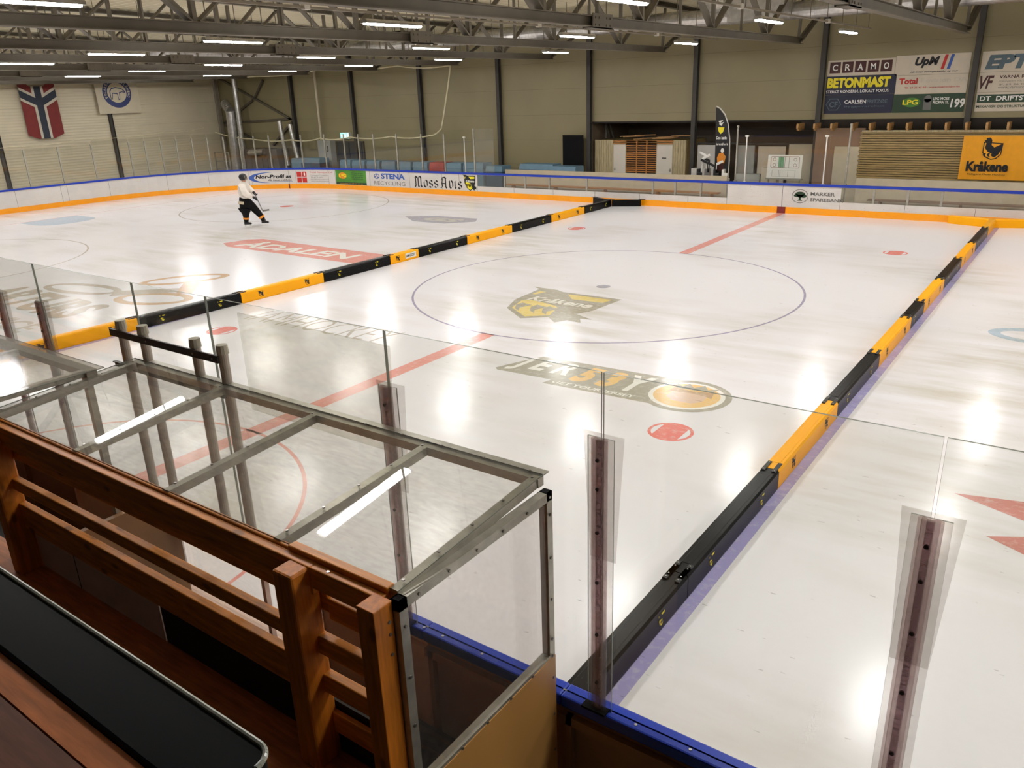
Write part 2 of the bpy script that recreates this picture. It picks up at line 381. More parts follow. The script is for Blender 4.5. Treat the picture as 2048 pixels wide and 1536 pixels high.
# trapezoid roof deck, ribs running along the hall
m = MB(); ys = []; y = YB-.2; k = 0
while y < YW+.4:
    ys.append((y, 0 if k % 4 in (0, 3) else .075)); y += .075 if k % 2 else .11; k += 1
pv = [(y, zr(y)+d) for y, d in ys]
for (a, za), (b, zb) in zip(pv, pv[1:]): m.quad([(XL-.2, a, za), (XR+.2, a, za), (XR+.2, b, zb), (XL-.2, b, zb)])
for (a, za), (b, zb) in zip(pv[::1], pv[1::1]): pass
m.box(XL-.2, XR+.2, YB-.2, YW+.4, 7.78, 7.85)
struct(m.build('ceiling', 'roof_deck'))
for i in range(8):
    x = .05-5*(i-1); mm = MB()
    mm.box(x-.09, x+.09, YW-.22, YW-.2, 0, 7.1); mm.box(x-.09, x+.09, YW-.03, YW-.005, 0, 7.1); mm.box(x-.012, x+.012, YW-.2, YW-.03, 0, 7.1)
    mm.box(x-.09, x+.09, YW-.2, YW-.03, 3.0, 3.02)
    mm.box(x-.12, x+.12, YW-.24, YW-.005, -.03, 0)
    o = mm.build('steel_column', 'column')
    tag(o, 'dark grey steel column on the far wall, %s from the right edge of the picture' % ORD[i], 'column', 'steel columns along the far wall')
for i, (y, ztop) in enumerate(((2.9, 7.3), (9.0, 7.3))):
    mm = MB(); mm.box(XL+.01, XL+.2, y-.09, y-.07, -.03, ztop); mm.box(XL+.01, XL+.2, y+.07, y+.09, -.03, ztop); mm.box(XL+.09, XL+.11, y-.07, y+.07, -.03, ztop)
    o = mm.build('steel_column', 'column'); tag(o, ['grey steel column at the far left edge of the end wall', 'grey steel column standing below the round bear emblem banner'][i], 'column', 'steel columns along the end wall')

# ================================================================= roof trusses
NODES = [-.4+d for d in (-13.8, -10.3, -6.15, -2.05, 2.0, 6.1, 10.25, 13.75)]
def truss(x, name_lab):
    root = empty('roof_truss', (x, -.4, 5.65))
    b = MB(); y0, y1 = NODES[0], NODES[-1]
    for z in (5.61, 5.80): b.box(x-.1, x+.1, y0, y1, z, z+.018)
    b.box(x-.008, x+.008, y0, y1, 5.628, 5.80)
    b.build('bottom_chord', 'truss', root)
    t = MB()
    for sgn, ya, yb in ((1, -.4, YW-.05), (-1, -.4, YB+.05)):
        za, zb = zr(ya)-.02, zr(yb)-.02
        for dz in (0, -.12):
            t.hexa([(x-.1, ya, za+dz-.02), (x+.1, ya, za+dz-.02), (x+.1, yb, zb+dz-.02), (x-.1, yb, zb+dz-.02), (x-.1, ya, za+dz), (x+.1, ya, za+dz), (x+.1, yb, zb+dz), (x-.1, yb, zb+dz)])
        t.hexa([(x-.01, ya, za-.12), (x+.01, ya, za-.12), (x+.01, yb, zb-.12), (x-.01, yb, zb-.12), (x-.01, ya, za), (x+.01, ya, za), (x+.01, yb, zb), (x-.01, yb, zb)])
    t.build('top_chord', 'truss', root)
    for i, y in enumerate(NODES[1:-1]):
        d = MB(); d.bar((x, y, 5.8), (x, y, zr(y)-.2), .09, .09); d.build('vertical_post', 'truss', root)
        for sg in (-1, 1):
            yt = y+sg*2.05*(.98); d = MB()
            for q in (-.045, .045): d.bar((x+q, y+sg*.08, 5.82), (x+q, yt, zr(yt)-.2), .035, .09, (1, 0, 0))
            d.build('diagonal_brace', 'truss', root)
    for i in range(len(NODES)-2):
        y = (NODES[i+1]+NODES[i])/2
        d = MB(); d.bar((x, y, 5.8), (x, y, zr(y)-.2), .06, .06); d.build('vertical_post', 'truss', root)
    for sg, y, ye in ((1, NODES[-1], YW-.25), (-1, NODES[0], YB+.25)):
        d = MB()
        for q in (-.06, .06): d.bar((x+q, y-sg*.15, 5.70), (x+q, ye, 7.02), .045, .1, (1, 0, 0))
        d.bar((x, y-sg*.25, 5.78), (x, y-sg*.1, zr(y)-.2), .08, .08)
        d.build('end_brace', 'truss', root)
    p = MB(); p.box(x-.13, x-.1, -.8, 0, 5.58, 5.86); p.box(x+.1, x+.13, -.8, 0, 5.58, 5.86); p.box(x-.13, x+.13, -.8, 0, 5.58, 5.6)
    for yy in (-.7, -.55, -.25, -.1):
        for zz in (5.64, 5.78): p.box(x+.13, x+.15, yy-.02, yy+.02, zz-.02, zz+.02)
    p.build('splice_plate', 'truss', root)
    return tag(root, name_lab, 'roof truss', 'roof trusses')
TX = [5.05-5*i for i in range(9)]
for i, x in enumerate(TX):
    truss(x, 'grey steel roof truss spanning the hall, %s from the right edge of the picture' % ORD[i])
for x in (10.05, 15.05): truss(x, 'grey steel roof truss beyond the right edge of the picture')

# ================================================================= lamps on their conduits
def lamp(x, y, lab, up=0.):
    root = empty('strip_light', (x, y, 5.7))
    h = MB(); h.prism([(-.085, 0), (.085, 0), (.085, .04), (.05, .075), (-.05, .075), (-.085, .04)], lambda a, b, d: (x+a, y+d, 5.70+b), -.79, .79)
    h.build('housing', 'galv', root)
    l = MB(); l.prism([(-.055, 0), (-.07, .025), (.07, .025), (.055, 0)], lambda a, b, d: (x+a, y+d, 5.672+b), -.745, .745); l.build('diffuser', 'lamp', root)
    c = MB()
    for yy in (-.55, .55): c.bar((x, y+yy, 5.77), (x, y+yy, 5.87), .015, .03)
    c.build('hanger', 'truss_light', root)
    root.location.z += up
    return tag(root, lab, 'strip light', 'strip lights hanging in rows under the roof')
ROWY = {-10.7: 'nearest row', -3.85: 'second row from the front', 3.0: 'third row from the front', 9.75: 'row nearest the far boards'}
for ry, rn in ROWY.items():
    vis = {-10.7: (-1,), -3.85: (0, 1, 2, 3, 4), 3.0: (0, 1, 2, 3, 4, 5, 6), 9.75: (0, 1, 2, 3, 4, 5, 6)}[ry]
    for i in range(-4, 8):
        x = 2.5-5*i
        if ry == -10.7 and i == 1: lab = 'white strip light cut by the top left corner of the picture'
        elif i in vis: lab = 'white strip light in the %s, %s from the right' % (rn, ORD[vis.index(i)])
        else: lab = 'white strip light outside the picture in the same rows'
        lamp(x, ry, lab, .14 if x < -30 else 0)
for i in range(-1, 7):
    x = 2.5-5*i; root = empty('lamp_conduit', (x, 0, 5.87))
    c = MB(); c.box(x-.02, x+.02, -14, 12.3, 5.87, 5.91); c.build('rail', 'truss_light', root)
    y = -13.5
    while y < 12.4: c = MB(); c.box(x-.008, x+.008, y-.008, y+.008, 5.91, zr(y)); c.build('hanging_rod', 'truss', root); y += 1.5
    for y in (-6, 1.2, 7.6): c = MB(); c.box(x-.05, x+.05, y-.06, y+.06, 5.85, 5.95); c.build('junction_box', 'white_paint', root)
    tag(root, 'thin hanging lamp rail with rods, %s from the right' % ORD[i+1], 'lamp rail', 'lamp rails under the roof')

# ================================================================= ducts under the roof
def duct(name, a, b, r, lab, rib=.35, mat='galv', parent=None):
    mm = MB(); a = Vector(a); b = Vector(b); L = (b-a).length; n = max(1, int(L/rib)); d = (b-a).normalized()
    mm.tube(a, b, r, n=20)
    for i in range(n+1): p = a+d*(L*i/n); mm.tube(p-d*.012, p+d*.012, r*1.03, n=20)
    o = mm.build(name, mat, parent, smooth=False)
    if parent is None and lab: tag(o, lab, 'duct')
    return o
duct('ventilation_duct', (-20.3, 12, 6.58), (9, 12, 6.55), .26, 'long round silver duct running under the roof beside the far wall')
duct('ventilation_duct', (-20.5, .4, 6.28), (-20.5, 8.6, 6.28), .2, 'short silver duct with an open round end hanging under the roof at left')
root = empty('duct_junction_box', (-.9, 11.6, 6.4))
mm = MB(); mm.box(-1.75, .1, 11.2, 12.4, 6.33, 7.1); mm.build('box_body', 'galv', root)
mm = MB()
for k in range(4): mm.tube((-2.1-.0, 11.3, 6.95), (-2.1, 11.18-.02*k, 6.95), .19-.04*k, n=20)
mm.build('round_grille', 'white_paint', root)
mm = MB(); mm.box(-2.6, -1.75, 11.3, 12.2, 6.7, 7.2); mm.build('inlet', 'galv', root)
tag(root, 'square silver duct box with a round air grille under the roof at upper right', 'duct box')
mm = MB(); mm.box(-20.6, -18.7, 13.9, 14.3, 6.6, 7.35)
tag(mm.build('black_ceiling_box', 'matte_black'), 'black box hanging high between the trusses left of centre', 'ceiling box')

# ================================================================= ice markings (all painted into the sheet)
FI = plane((0, 0, 0), (1, 0, 0), (0, 1, 0))
m = MB(); rect(m, FI, -.15, .15, -12.98, -4.5, .001); rect(m, FI, -.15, .15, 4.5, 12.86, .001); m.build('red_line', 'paint_red', ICE)
for sx in (-1, 1):
    m = MB(); rect(m, FI, sx*6.72-.15, sx*6.72+.15, -12.98, 12.86, .001); m.build('blue_line', 'paint_blue', ICE)
m = MB(); ring(m, FI, 0, 0, 4.53, 4.53, .05, .001, 96); m.build('centre_circle', 'paint_circle', ICE)
m = MB(); poly(m, FI, ell(0, 0, .17, .17), .001); m.build('centre_spot', 'paint_lilac', ICE)
for a, b in ((-5, -7), (5, -7), (5, 7), (-5, 7)):
    m = MB(); ring(m, FI, a, b, .31, .31, .045, .001, 40)
    c = math.sqrt(.265**2-.19**2)
    t = [( .265*math.cos(q), .265*math.sin(q)) for q in [math.radians(z) for z in list(range(-44, 45, 8))+list(range(136, 225, 8))]]
    pp = [(p[1], p[0]) for p in t]; poly(m, FI, [(a+x, b+y) for x, y in pp], .001)
    m.build('faceoff_spot', 'paint_spot', ICE)
for a, b in ((-20, -7), (-20, 7)):
    m = MB(); ring(m, FI, a, b, 4.5, 4.5, .05, .001, 80); m.build('faceoff_circle', 'paint_text_grey', ICE)
    m = MB(); poly(m, FI, ell(a, b, .3, .3), .001); m.build('faceoff_spot', 'paint_spot', ICE)
m = MB(); ring(m, FI, 0, -13, 3, 3, .05, .001, 48, 0, 180); m.build('referee_crease', 'paint_red', ICE)
m = MB(); rect(m, FI, -27.05, -27, -11.6, 11.2, .001); m.build('goal_line', 'paint_red', ICE)
m = MB(); poly(m, FI, [(-27, -1.2), (-25.6, -1.2)]+ell(-25.6, 0, .9, 1.2, 12, -90, 90)+[(-25.6, 1.2), (-27, 1.2)], .0012); m.build('goal_crease', 'paint_sky', ICE)
# centre crest
m = MB(); crest(m, FI, -.12, -2.03, 2.2, .002, 0, 1, 2, True, 1.02)
m.build('painted_crest', ['paint_grey', 'paint_yellow', 'paint_white'], ICE)
# shop wordmark with a round crowned badge
m = MB(); ang = math.radians(2.0)
FJ = plane((1.42, -6.13, 0), (math.cos(ang), math.sin(ang), 0), (-math.sin(ang), math.cos(ang), 0))
poly(m, FJ, [(-.1, .1), (-.02, .02), (1.05, .02), (1.0, -.18), (3.2, -.18), (3.3, .98), (.32, .98), (.1, .55), (.02, .38)], .001, 0)
text(m, 'J E R', FJ, .04, .12, 1.12, .74, .002, .035, .25, 1); text(m, '5 3', FJ, 1.28, .12, .8, .74, .002, .06, .2, 2); text(m, 'Y', FJ, 2.14, .12, .42, .74, .002, .04, .1, 1)
text(m, 'GET YOUR JERSEY', FJ, 1.12, -.13, 1.45, .14, .002, .02, .1, 1)
poly(m, FJ, ell(3.22, .38, .67, .67, 40), .0015, 0); poly(m, FJ, ell(3.22, .38, .57, .57, 40), .002, 1); poly(m, FJ, ell(3.22, .38, .50, .50, 40), .0025, 2)
poly(m, FJ, [(2.95, .22), (3.1, .1), (3.4, .1), (3.52, .22), (3.52, .5), (2.95, .5)], .003, 3)
poly(m, FJ, [(2.88, .38), (2.92, .62), (3.25, .58), (3.55, .66), (3.6, .4), (3.5, .46), (3.22, .5), (2.98, .46)], .0034, 4)
poly(m, FJ, [(2.95, .62), (3.5, .66), (3.58, .86), (3.42, .74), (3.32, .9), (3.2, .73), (3.08, .88), (3.02, .72), (2.9, .82)], .0038, 0)
m.build('painted_wordmark', ['paint_grey', 'paint_white', 'paint_amber', 'paint_skin', 'paint_brown'], ICE)
m = MB(); F = plane((-5.5, -6.25, 0), (1, .04, 0), (-.04, 1, 0)); text(m, 'IAMHOCKEY', F, .1, .05, 3.95, .8, .001, -.012, .15); m.build('painted_wordmark', 'paint_text_grey', ICE)
m = MB(); F = plane((-14.3, -.7, 0), (1, 0, 0), (0, 1, 0))
poly(m, F, [(0, .35), (.7, .0), (7.0, -.1), (6.6, 1.3), (.6, 1.5), (.2, 1.2)], .001, 0); text(m, 'ÅDALEN', F, .7, .25, 5.3, .95, .002, .03, .1, 1)
m.build('painted_wordmark', ['paint_red', 'paint_white'], ICE)
m = MB(); F = plane((-13.9, -8.35, 0), (1, .0, 0), (0, 1, 0)); text(m, 'ARTURS', F, 0, .0, 4.75, 1.35, .001, .045, .0); m.build('painted_wordmark', 'paint_text_grey', ICE)
m = MB(); text(m, '& SERVICE', F, .9, -1.0, 4.2, .65, .001, .02, .0); m.build('painted_wordmark', 'paint_faint', ICE)
m = MB()
for (a, b, c, e, rot, mi) in ((-11.8, -6.4, 1.35, .5, .18, 0), (-9.0, -6.1, 1.05, .6, .35, 1), (-10.3, -4.4, 1.15, .55, .95, 1)):
    ca, sa = math.cos(rot), math.sin(rot); F = plane((a, b, 0), (ca, sa, 0), (-sa, ca, 0)); ring(m, F, 0, 0, c, e, .22, .001, 40, mi=mi)
poly(m, FI, [(-10.7, -6.1), (-9.2, -4.9), (-8.9, -5.2), (-10.3, -6.5)], .0011, 0); poly(m, FI, [(-9.0, -5.5), (-10.0, -4.6), (-9.7, -4.3), (-8.6, -5.3)], .0012, 1)
m.build('painted_knot', ['paint_text_grey', 'paint_brown'], ICE)
m = MB(); F = plane((-10.8, 6.7, 0), (1, 0, 0), (0, 1, 0))
poly(m, F, [(-1.9, .1), (-.9, .7), (1.2, .75), (1.6, .1), (.8, -.7), (-.7, -.75)], .001, 0); text(m, 'GS', F, -.75, -.35, 1.7, .7, .002, .05, .1, 1); m.build('painted_emblem', ['paint_lilac', 'paint_faint'], ICE)
m = MB(); poly(m, FI, [(8.42, -6.94), (11.6, -6.1), (11.9, -9.6), (9.4, -7.35)], .001); poly(m, FI, [(8.83, -7.77), (9.3, -7.5), (9.8, -8.3)], .001); m.build('painted_star', 'paint_dark_red', ICE)
m = MB(); ring(m, FI, 8.75, .15, .8, .5, .2, .001, 40); m.build('painted_ring', 'paint_sky', ICE)

# ================================================================= dasher boards
def panel(s0, s1, lab, window=None, art=None, posts=(), name='dasher_board'):
    """one board section; window=(z0,z1) leaves a see-through strip"""
    x, y = PT((s0+s1)/2, .03); root = empty(name, (x, y, 0))
    b = MB()
    if window:
        band(b, s0, s1, 0, .05, .2, window[0]); band(b, s0, s1, 0, .05, window[1], .97)
        g = MB(); band(g, s0, s1, .015, .03, window[0], window[1]); g.build('clear_window', 'glass_old', root)
        for p in posts:
            q = MB(); band(q, p-.035, p+.035, -.004, .055, window[0], window[1]); q.build('window_post', 'steel', root)
    else: band(b, s0, s1, 0, .05, .2, .97)
    sj = s0
    while sj < s1-.1:
        band(b, sj-.006, sj+.006, -.003, 0, .2, .97, 1) if not window else band(b, sj-.006, sj+.006, -.003, 0, .2, window[0], 1)
        sj += 2.05
    b.build('board_panel', ['board_white', 'ink_grey'], root)
    k = MB(); band(k, s0, s1, -.02, .05, 0, .225); k.build('kick_plate', 'board_yellow', root)
    c = MB(); band(c, s0, s1, -.03, .08, .965, 1.05); c.build('cap_rail', 'cap_blue', root)
    if art:
        for nm, mats, mb in art: mb.build(nm, mats, root)
    return tag(root, lab, 'dasher board')
FB = lambda s, v, d=0.: bandfm(s, v, d)
# adverts on the curve
def ad_nor():
    m = MB(); n = 26
    for i in range(n):
        t0 = math.radians(75+200*i/n); t1 = math.radians(75+200*(i+1)/n); wd = lambda t: .16*math.sin((t-math.radians(75))/math.radians(200)*math.pi)+.01
        P = [(-27.3+(1.0-q)*math.cos(t), .58+(.27-q*.35)*math.sin(t)) for t, q in ((t0, 0), (t1, 0), (t1, wd(t1)*1.6), (t0, wd(t0)*1.6))]; poly(m, FB, P, .006, 0)
    text(m, 'Nor-Profil as', FB, -27.95, .53, 2.0, .2, .008, .035, .2, 1); text(m, 'Alt innen reklame', FB, -27.3, .40, 1.35, .09, .008, .02, .2, 1); rect(m, FB, -27.2, -25.9, .36, .375, .006, 3, 2)
    return ('advert_print', ['ink_blue', 'ink', 'ink_blue'], m)
def ad_total():
    m = MB()
    for i in range(2):
        for j in range(2): rect(m, FB, -25.62+.31*i, -25.35+.31*i, .3+.29*j, .56+.29*j, .006, 1, 0)
    rect(m, FB, -25.2, -25.12, .65, .8, .008, 1, 1)
    text(m, 'Total Revisjon DA', FB, -24.85, .76, 1.5, .1, .006, .0, .0, 0)
    for k, s_ in enumerate(('Tomteveien 17, 1604 Moss', 'Tlf. 69 25 54 55', 'post@totalrevisjon.no', 'www.totalrevisjon.no')): text(m, s_, FB, -24.8, .64-.1*k, 1.15 if k != 1 else .8, .055, .006, .0, .0, 2)
    return ('advert_print', ['ink_red', 'ink_white', 'ink_grey'], m)
def ad_lpg():
    m = MB(); rect(m, FB, -23.15, -20.95, .24, .955, .004, 6, 0); rect(m, FB, -23.15, -20.95, .24, .36, .006, 6, 1)
    poly(m, FB, ell(-22.65, .68, .3, .16), .007, 2); text(m, 'LPG', FB, -22.9, .6, .52, .17, .009, .04, .1, 3)
    for k, s_ in enumerate(('Vi leverer', 'Propan og gass', 'til bedrift', 'og privat')): text(m, s_, FB, -22.0, .8-.1*k, .85, .06, .006, .01, 0, 1)
    text(m, 'www.lpg.no 69 27 37 37', FB, -22.9, .27, 1.7, .05, .008, 0, 0, 2)
    return ('advert_print', ['ink_green', 'ink_dgreen', 'ink_orange', 'ink_yellow'], m)
def ad_stena():
    m = MB(); ring(m, FB, -20.2, .72, .19, .13, .035, .006, 32, mi=0)
    for a in (90, 210, 330): poly(m, FB, [(-20.2+.16*math.cos(math.radians(a+8)), .72+.11*math.sin(math.radians(a+8))), (-20.2+.16*math.cos(math.radians(a-25)), .72+.11*math.sin(math.radians(a-25))), (-20.2, .72)], .006, 0)
    text(m, 'STENA', FB, -19.9, .6, 1.6, .27, .006, .045, 0, 0); text(m, 'RECYCLING', FB, -20.4, .3, 2.1, .19, .006, -.005, 0, 1)
    return ('advert_print', ['ink_blue', 'ink_grey'], m)
BL = {'M': ([[(.05, .1), (.12, 0), (.25, .12)], [(.14, .05), (.14, .9)], [(.03, .8), (.14, 1.0), (.3, .85), (.42, .95)], [(.4, .9), (.4, .1), (.5, 0), (.56, .1)], [(.42, .9), (.6, 1.0), (.72, .85)], [(.7, .9), (.7, .12), (.8, 0), (.9, .12)]], .95),
      'o': ([[(.1, .12), (.1, .55), (.28, .7), (.42, .55), (.42, .12), (.26, 0), (.1, .12)]], .56),
      's': ([[(.4, .55), (.28, .68), (.1, .55), (.12, .4), (.4, .28), (.42, .12), (.26, 0), (.08, .1)]], .55),
      'A': ([[(.05, .75), (.15, .95), (.38, 1.0), (.55, .85)], [(.5, .95), (.5, .12), (.6, 0), (.7, .1)], [(.2, .9), (.12, .5), (.16, .12), (.06, 0), (0, .08)], [(.15, .42), (.5, .42)]], .78),
      'v': ([[(.02, .6), (.12, .7), (.14, .12), (.28, 0), (.44, .15), (.44, .55), (.3, .72)]], .56),
      'i': ([[(.02, .58), (.12, .68), (.12, .1), (.2, 0), (.28, .1)], [(.1, .9), (.16, .96)]], .36)}
def ad_moss():
    m = MB(); cur = -17.68
    for word, sc in (('Moss', .72), (' ', 0), ('Avis', .72)):
        for ch in word:
            if ch == ' ': cur += .12; continue
            L, adv = BL[ch]; strokes(m, FB, cur, .3, sc*.82, .5, L, (.055, .05), .006, 0); cur += adv*sc*.82
    return ('advert_print', ['ink'], m)
def ad_crest():
    m = MB(); crest(m, FB, -14.27, .58, .68, .006, 0, 1, 2, True, .95); return ('advert_print', ['ink', 'ink_yellow', 'ink_white'], m)
def ad_marker():
    m = MB(); ring(m, FB, .62, .62, .29, .24, .02, .006, 40, mi=0)
    for (a, b, c, e) in ((.62, .7, .17, .08), (.5, .64, .1, .05), (.74, .63, .11, .06), (.62, .62, .1, .05)): poly(m, FB, ell(a, b, c, e, 14), .006, 1)
    poly(m, FB, [(.59, .62), (.65, .62), (.66, .5), (.72, .46), (.52, .46), (.58, .5)], .006, 1)
    text(m, 'MARKER', FB, .98, .66, .82, .12, .006, .03, 0, 2); text(m, 'SPAREBANK', FB, .98, .46, 1.12, .12, .006, .03, 0, 2)
    return ('advert_print', ['ink_grey', 'ink_dgreen', 'ink_grey'], m)
panel(SEND, -37.3, 'speckled white end board at the far left edge of the picture')
panel(-37.3, -32.4, 'speckled white curved board below the round bear banner')
panel(-32.4, -28.15, 'white curved board just left of and behind the skater')
panel(-28.15, -25.7, 'white curved board with the Nor-Profil advert', None, [ad_nor()])
panel(-25.7, -23.2, 'white curved board with red window logo advert beside the green advert', None, [ad_total()])
panel(-23.2, -20.7, 'board with the bright green LPG advert', None, [ad_lpg()])
panel(-20.7, -18.0, 'white board with the blue STENA RECYCLING advert', None, [ad_stena()])
panel(-18.0, -14.9, 'white board with the blackletter Moss Avis advert', None, [ad_moss()])
panel(-14.9, -13.85, 'short white board with the yellow and black raven crest', None, [ad_crest()])
panel(-13.85, -2.05, 'long low board with clear windows left of the bank advert', (.45, .955), None, (-12.3, -11.2, -9.95, -8.1, -5.1, -4.15, -3.1))
panel(-2.05, 2.0, 'plain white board with the MARKER SPAREBANK advert', None, [ad_marker()])
panel(2.0, 12.0, 'long low board with clear windows right of the bank advert', (.47, .955), None, (3.05, 4.1, 5.1, 7.6, 10))
panel(12.0, 26.0, 'white board beyond the right edge of the picture')
k = MB(); band(k, -.15, .15, -.024, .0, 0, .226); tag(k.build('red_line_marker', 'flag_red'), 'dark red block marking the red line on the far kick plate', 'line marker')
k = MB(); band(k, -26.15, -26.08, -.024, .0, 0, .226); tag(k.build('goal_line_marker', 'flag_red'), 'thin red mark on the kick plate right of the skater', 'line marker')

# near boards in sections, cap seen from above
def near_board(x0, x1, lab, back='board_back', window=False):
    root = empty('dasher_board', ((x0+x1)/2, -13.05, 0))
    b = MB(); b.box(x0, x1, -13.06, -13.0, .2, .3 if window else 1.02, (1, 1, 1, 0, 1, 1)); b.build('board_panel', ['board_white', back], root)
    for f in range(int((x1-x0)/.6)):
        pass
    q = MB(); q.box(x0, x1, -13.06, -12.98, 0, .22); q.build('kick_plate', 'board_yellow', root)
    if window: g = MB(); g.box(x0, x1, -13.04, -13.02, .3, 1.02); g.build('clear_window', 'glass_old', root)
    fr = MB(); fr.box(x0, x1, -13.1, -13.06, .9, .96); fr.box(x0, x1, -13.1, -13.06, .1, .16)
    xx = x0+.05
    while xx < x1: fr.box(xx-.02, xx+.02, -13.1, -13.06, .1, .96); xx += 1.2
    fr.build('support_frame', back, root)
    c = MB(); c.box(x0, x1, -13.105, -12.985, 1.02, 1.1); c.build('cap_rail', 'cap_blue', root, bevel=.012)
    c = MB(); xx = x0+.15
    while xx < x1:
        c.tube((xx, -13.07, 1.1), (xx, -13.07, 1.104), .009, n=8); xx += .32
    c.build('cap_screws', 'galv', root)
    return tag(root, lab, 'dasher board')
near_board(-22.5, 1.4, 'near board running out of the picture at left behind the first clear roof')
near_board(1.4, 3.1, 'pale near board inside the bench box behind the left fence gaps', 'inner_panel')
near_board(3.1, 4.93, 'near board with a clear window seen through the fence gaps beside the middle post', 'inner_panel', True)
near_board(4.93, 6.05, 'short pale near board inside the bench box right of the clear window', 'inner_panel')
near_board(6.05, 7.12, 'brown near board inside the bench box, seen through its end pane')
near_board(7.12, 8.72, 'near board with blue cap right of the bench box')
near_board(8.72, 12, 'near board with blue cap at the bottom right corner')

# ================================================================= cushioned rink dividers
def emblem_small(mb, fm, cu, cv, sc, dark, lite):
    crest(mb, fm, cu, cv, sc, .002, dark, lite, lite, False, 1.0)
def cushion(x0, y0, y1, col, lab, grp, x1=None, ad=False, marks=True):
    """block from (x0,y0) to (x1,y1)"""
    x1 = x0 if x1 is None else x1
    a = Vector((x0, y0, 0)); b = Vector((x1, y1, 0)); d = (b-a).normalized(); L = (b-a).length
    side = Vector((d.y, -d.x, 0))   # to the right of the run
    root = empty('divider_cushion', (a+b)/2)
    P = [(-.095, 0), (.095, 0), (.1, .02), (.1, .225), (.082, .25), (-.082, .25), (-.1, .225), (-.1, .02)]
    fm = lambda u, v, t: a+d*t+side*u+Vector((0, 0, v))
    m = MB(); m.prism(P, fm, .006, L-.006); m.build('foam_block', 'cushion_'+col, root)
    m = MB(); m.prism([(-.05, .25), (.05, .25), (.045, .254), (-.045, .254)], fm, .18, L-.18); m.build('top_seam', 'cushion_'+col, root)
    if col == 'black' and L > 1:
        for t0, t1 in ((-.16, .1), (L-.1, L+.16)):
            for u in (-.06, .06):
                s = MB(); s.prism([(u-.022, .2505), (u+.022, .2505), (u+.022, .264), (u-.022, .264)], fm, t0, t1); 
                for tt in (t0+.03, t1-.03): s.k = 1; s.tube(fm(u, .264, tt), fm(u, .269, tt), .008, n=6); s.k = 0
                s.build('joint_strap', ['black', 'galv'], root)
    if marks:
        F = lambda u, v, q=0.: a+d*u+side*(.1+q)+Vector((0, 0, v))
        e = MB(); 
        for t in ((.22, .78) if L > 1.6 else (.25,)): emblem_small(e, F, L*t, .125, .14, 0, 1)
        if ad:
            rect(e, F, L*.52, L*.9, .06, .2, .002, 1, 2); text(e, 'IAMHOCKEY', F, L*.54, .09, L*.34, .08, .003, .03, .25, 0)
        e.build('emblem_print', ['ink', 'cushion_yellow', 'ink_white'] if col == 'yellow' else ['cushion_black', 'ink_yellow', 'ink_white'], root)
    return tag(root, lab, 'rink divider', grp)
RB = [-12.85, -10.39, -7.89, -5.42, -2.94, -.42, .85, 3.15, 5.6, 8.0, 10.6, 12.3]
RCOL = ['black', 'black', 'yellow', 'black', 'yellow', 'black', 'yellow', 'black', 'yellow', 'black', 'yellow']
RN = ['black cushion at the near end of the right divider, touching the blue cap', 'scratched black cushion second from the near end of the right divider', 'large yellow cushion nearest the camera in the right divider',
      'glossy black cushion third from the near end among the black ones, right divider', 'yellow cushion second from the near end among the yellow ones, right divider', 'short black cushion in the middle of the right divider',
      'yellow cushion just beyond the short black one, right divider', 'black cushion level with the centre circle far edge, right divider', 'yellow cushion third from the far end of the right divider', 'black cushion nearest the far boards in the right divider', 'short yellow cushion at the far end of the right divider']
for i, c in enumerate(RCOL): cushion(6.65, RB[i], RB[i+1], c, RN[i], 'cushions of the right divider', marks=i < 10)
cushion(6.62, 12.36, 12.76, 'yellow', 'yellow wing cushion slanting left to the far boards, right divider', 'cushions of the right divider', 5.42, marks=False)
cushion(6.68, 12.36, 12.76, 'yellow', 'yellow wing cushion slanting right to the far boards, right divider', 'cushions of the right divider', 7.9, marks=False)
cushion(6.5, -12.5, -12.88, 'black', 'black wing cushion by the near blue cap left of the clear post', 'cushions of the right divider', 5.9, marks=False)
LB = [-10.3, -7.83, -5.35, -2.86, -.42, .75, 3.0, 5.4, 7.8, 10.1, 12.2]
LCOL = ['yellow', 'black', 'yellow', 'black', 'yellow', 'black', 'yellow', 'black', 'yellow', 'black']
LX = lambda y: -6.63 - (max(0, -y-5)*.045)
LN = ['yellow cushion nearest the camera in the left divider', 'black cushion nearest the camera in the left divider', 'yellow cushion left of the red wordmark, second yellow in the left divider', 'black cushion below the ÅDALEN wordmark, left divider',
      'short yellow cushion with a white advert in the left divider', 'black cushion just beyond the short advert cushion', 'yellow cushion third from the far end of the left divider', 'black cushion second from the far end among black ones, left divider', 'yellow cushion nearest the far boards in the left divider', 'black cushion at the far end of the left divider']
for i, c in enumerate(LCOL): cushion(LX(LB[i]), LB[i], LB[i+1], c, LN[i], 'cushions of the left divider', LX(LB[i+1]), ad=i == 4)
cushion(-6.55, 12.25, 12.74, 'black', 'black wing cushion slanting right to the far boards, left divider', 'cushions of the left divider', -5.5, marks=False)
cushion(-6.7, 12.25, 12.74, 'black', 'black wing cushion slanting left to the far boards, left divider', 'cushions of the left divider', -7.6, marks=False)
cushion(-7.1, -12.75, -10.32, 'yellow', 'yellow cushion behind the clear posts at the near end of the left divider', 'cushions of the left divider', -6.87, marks=False)

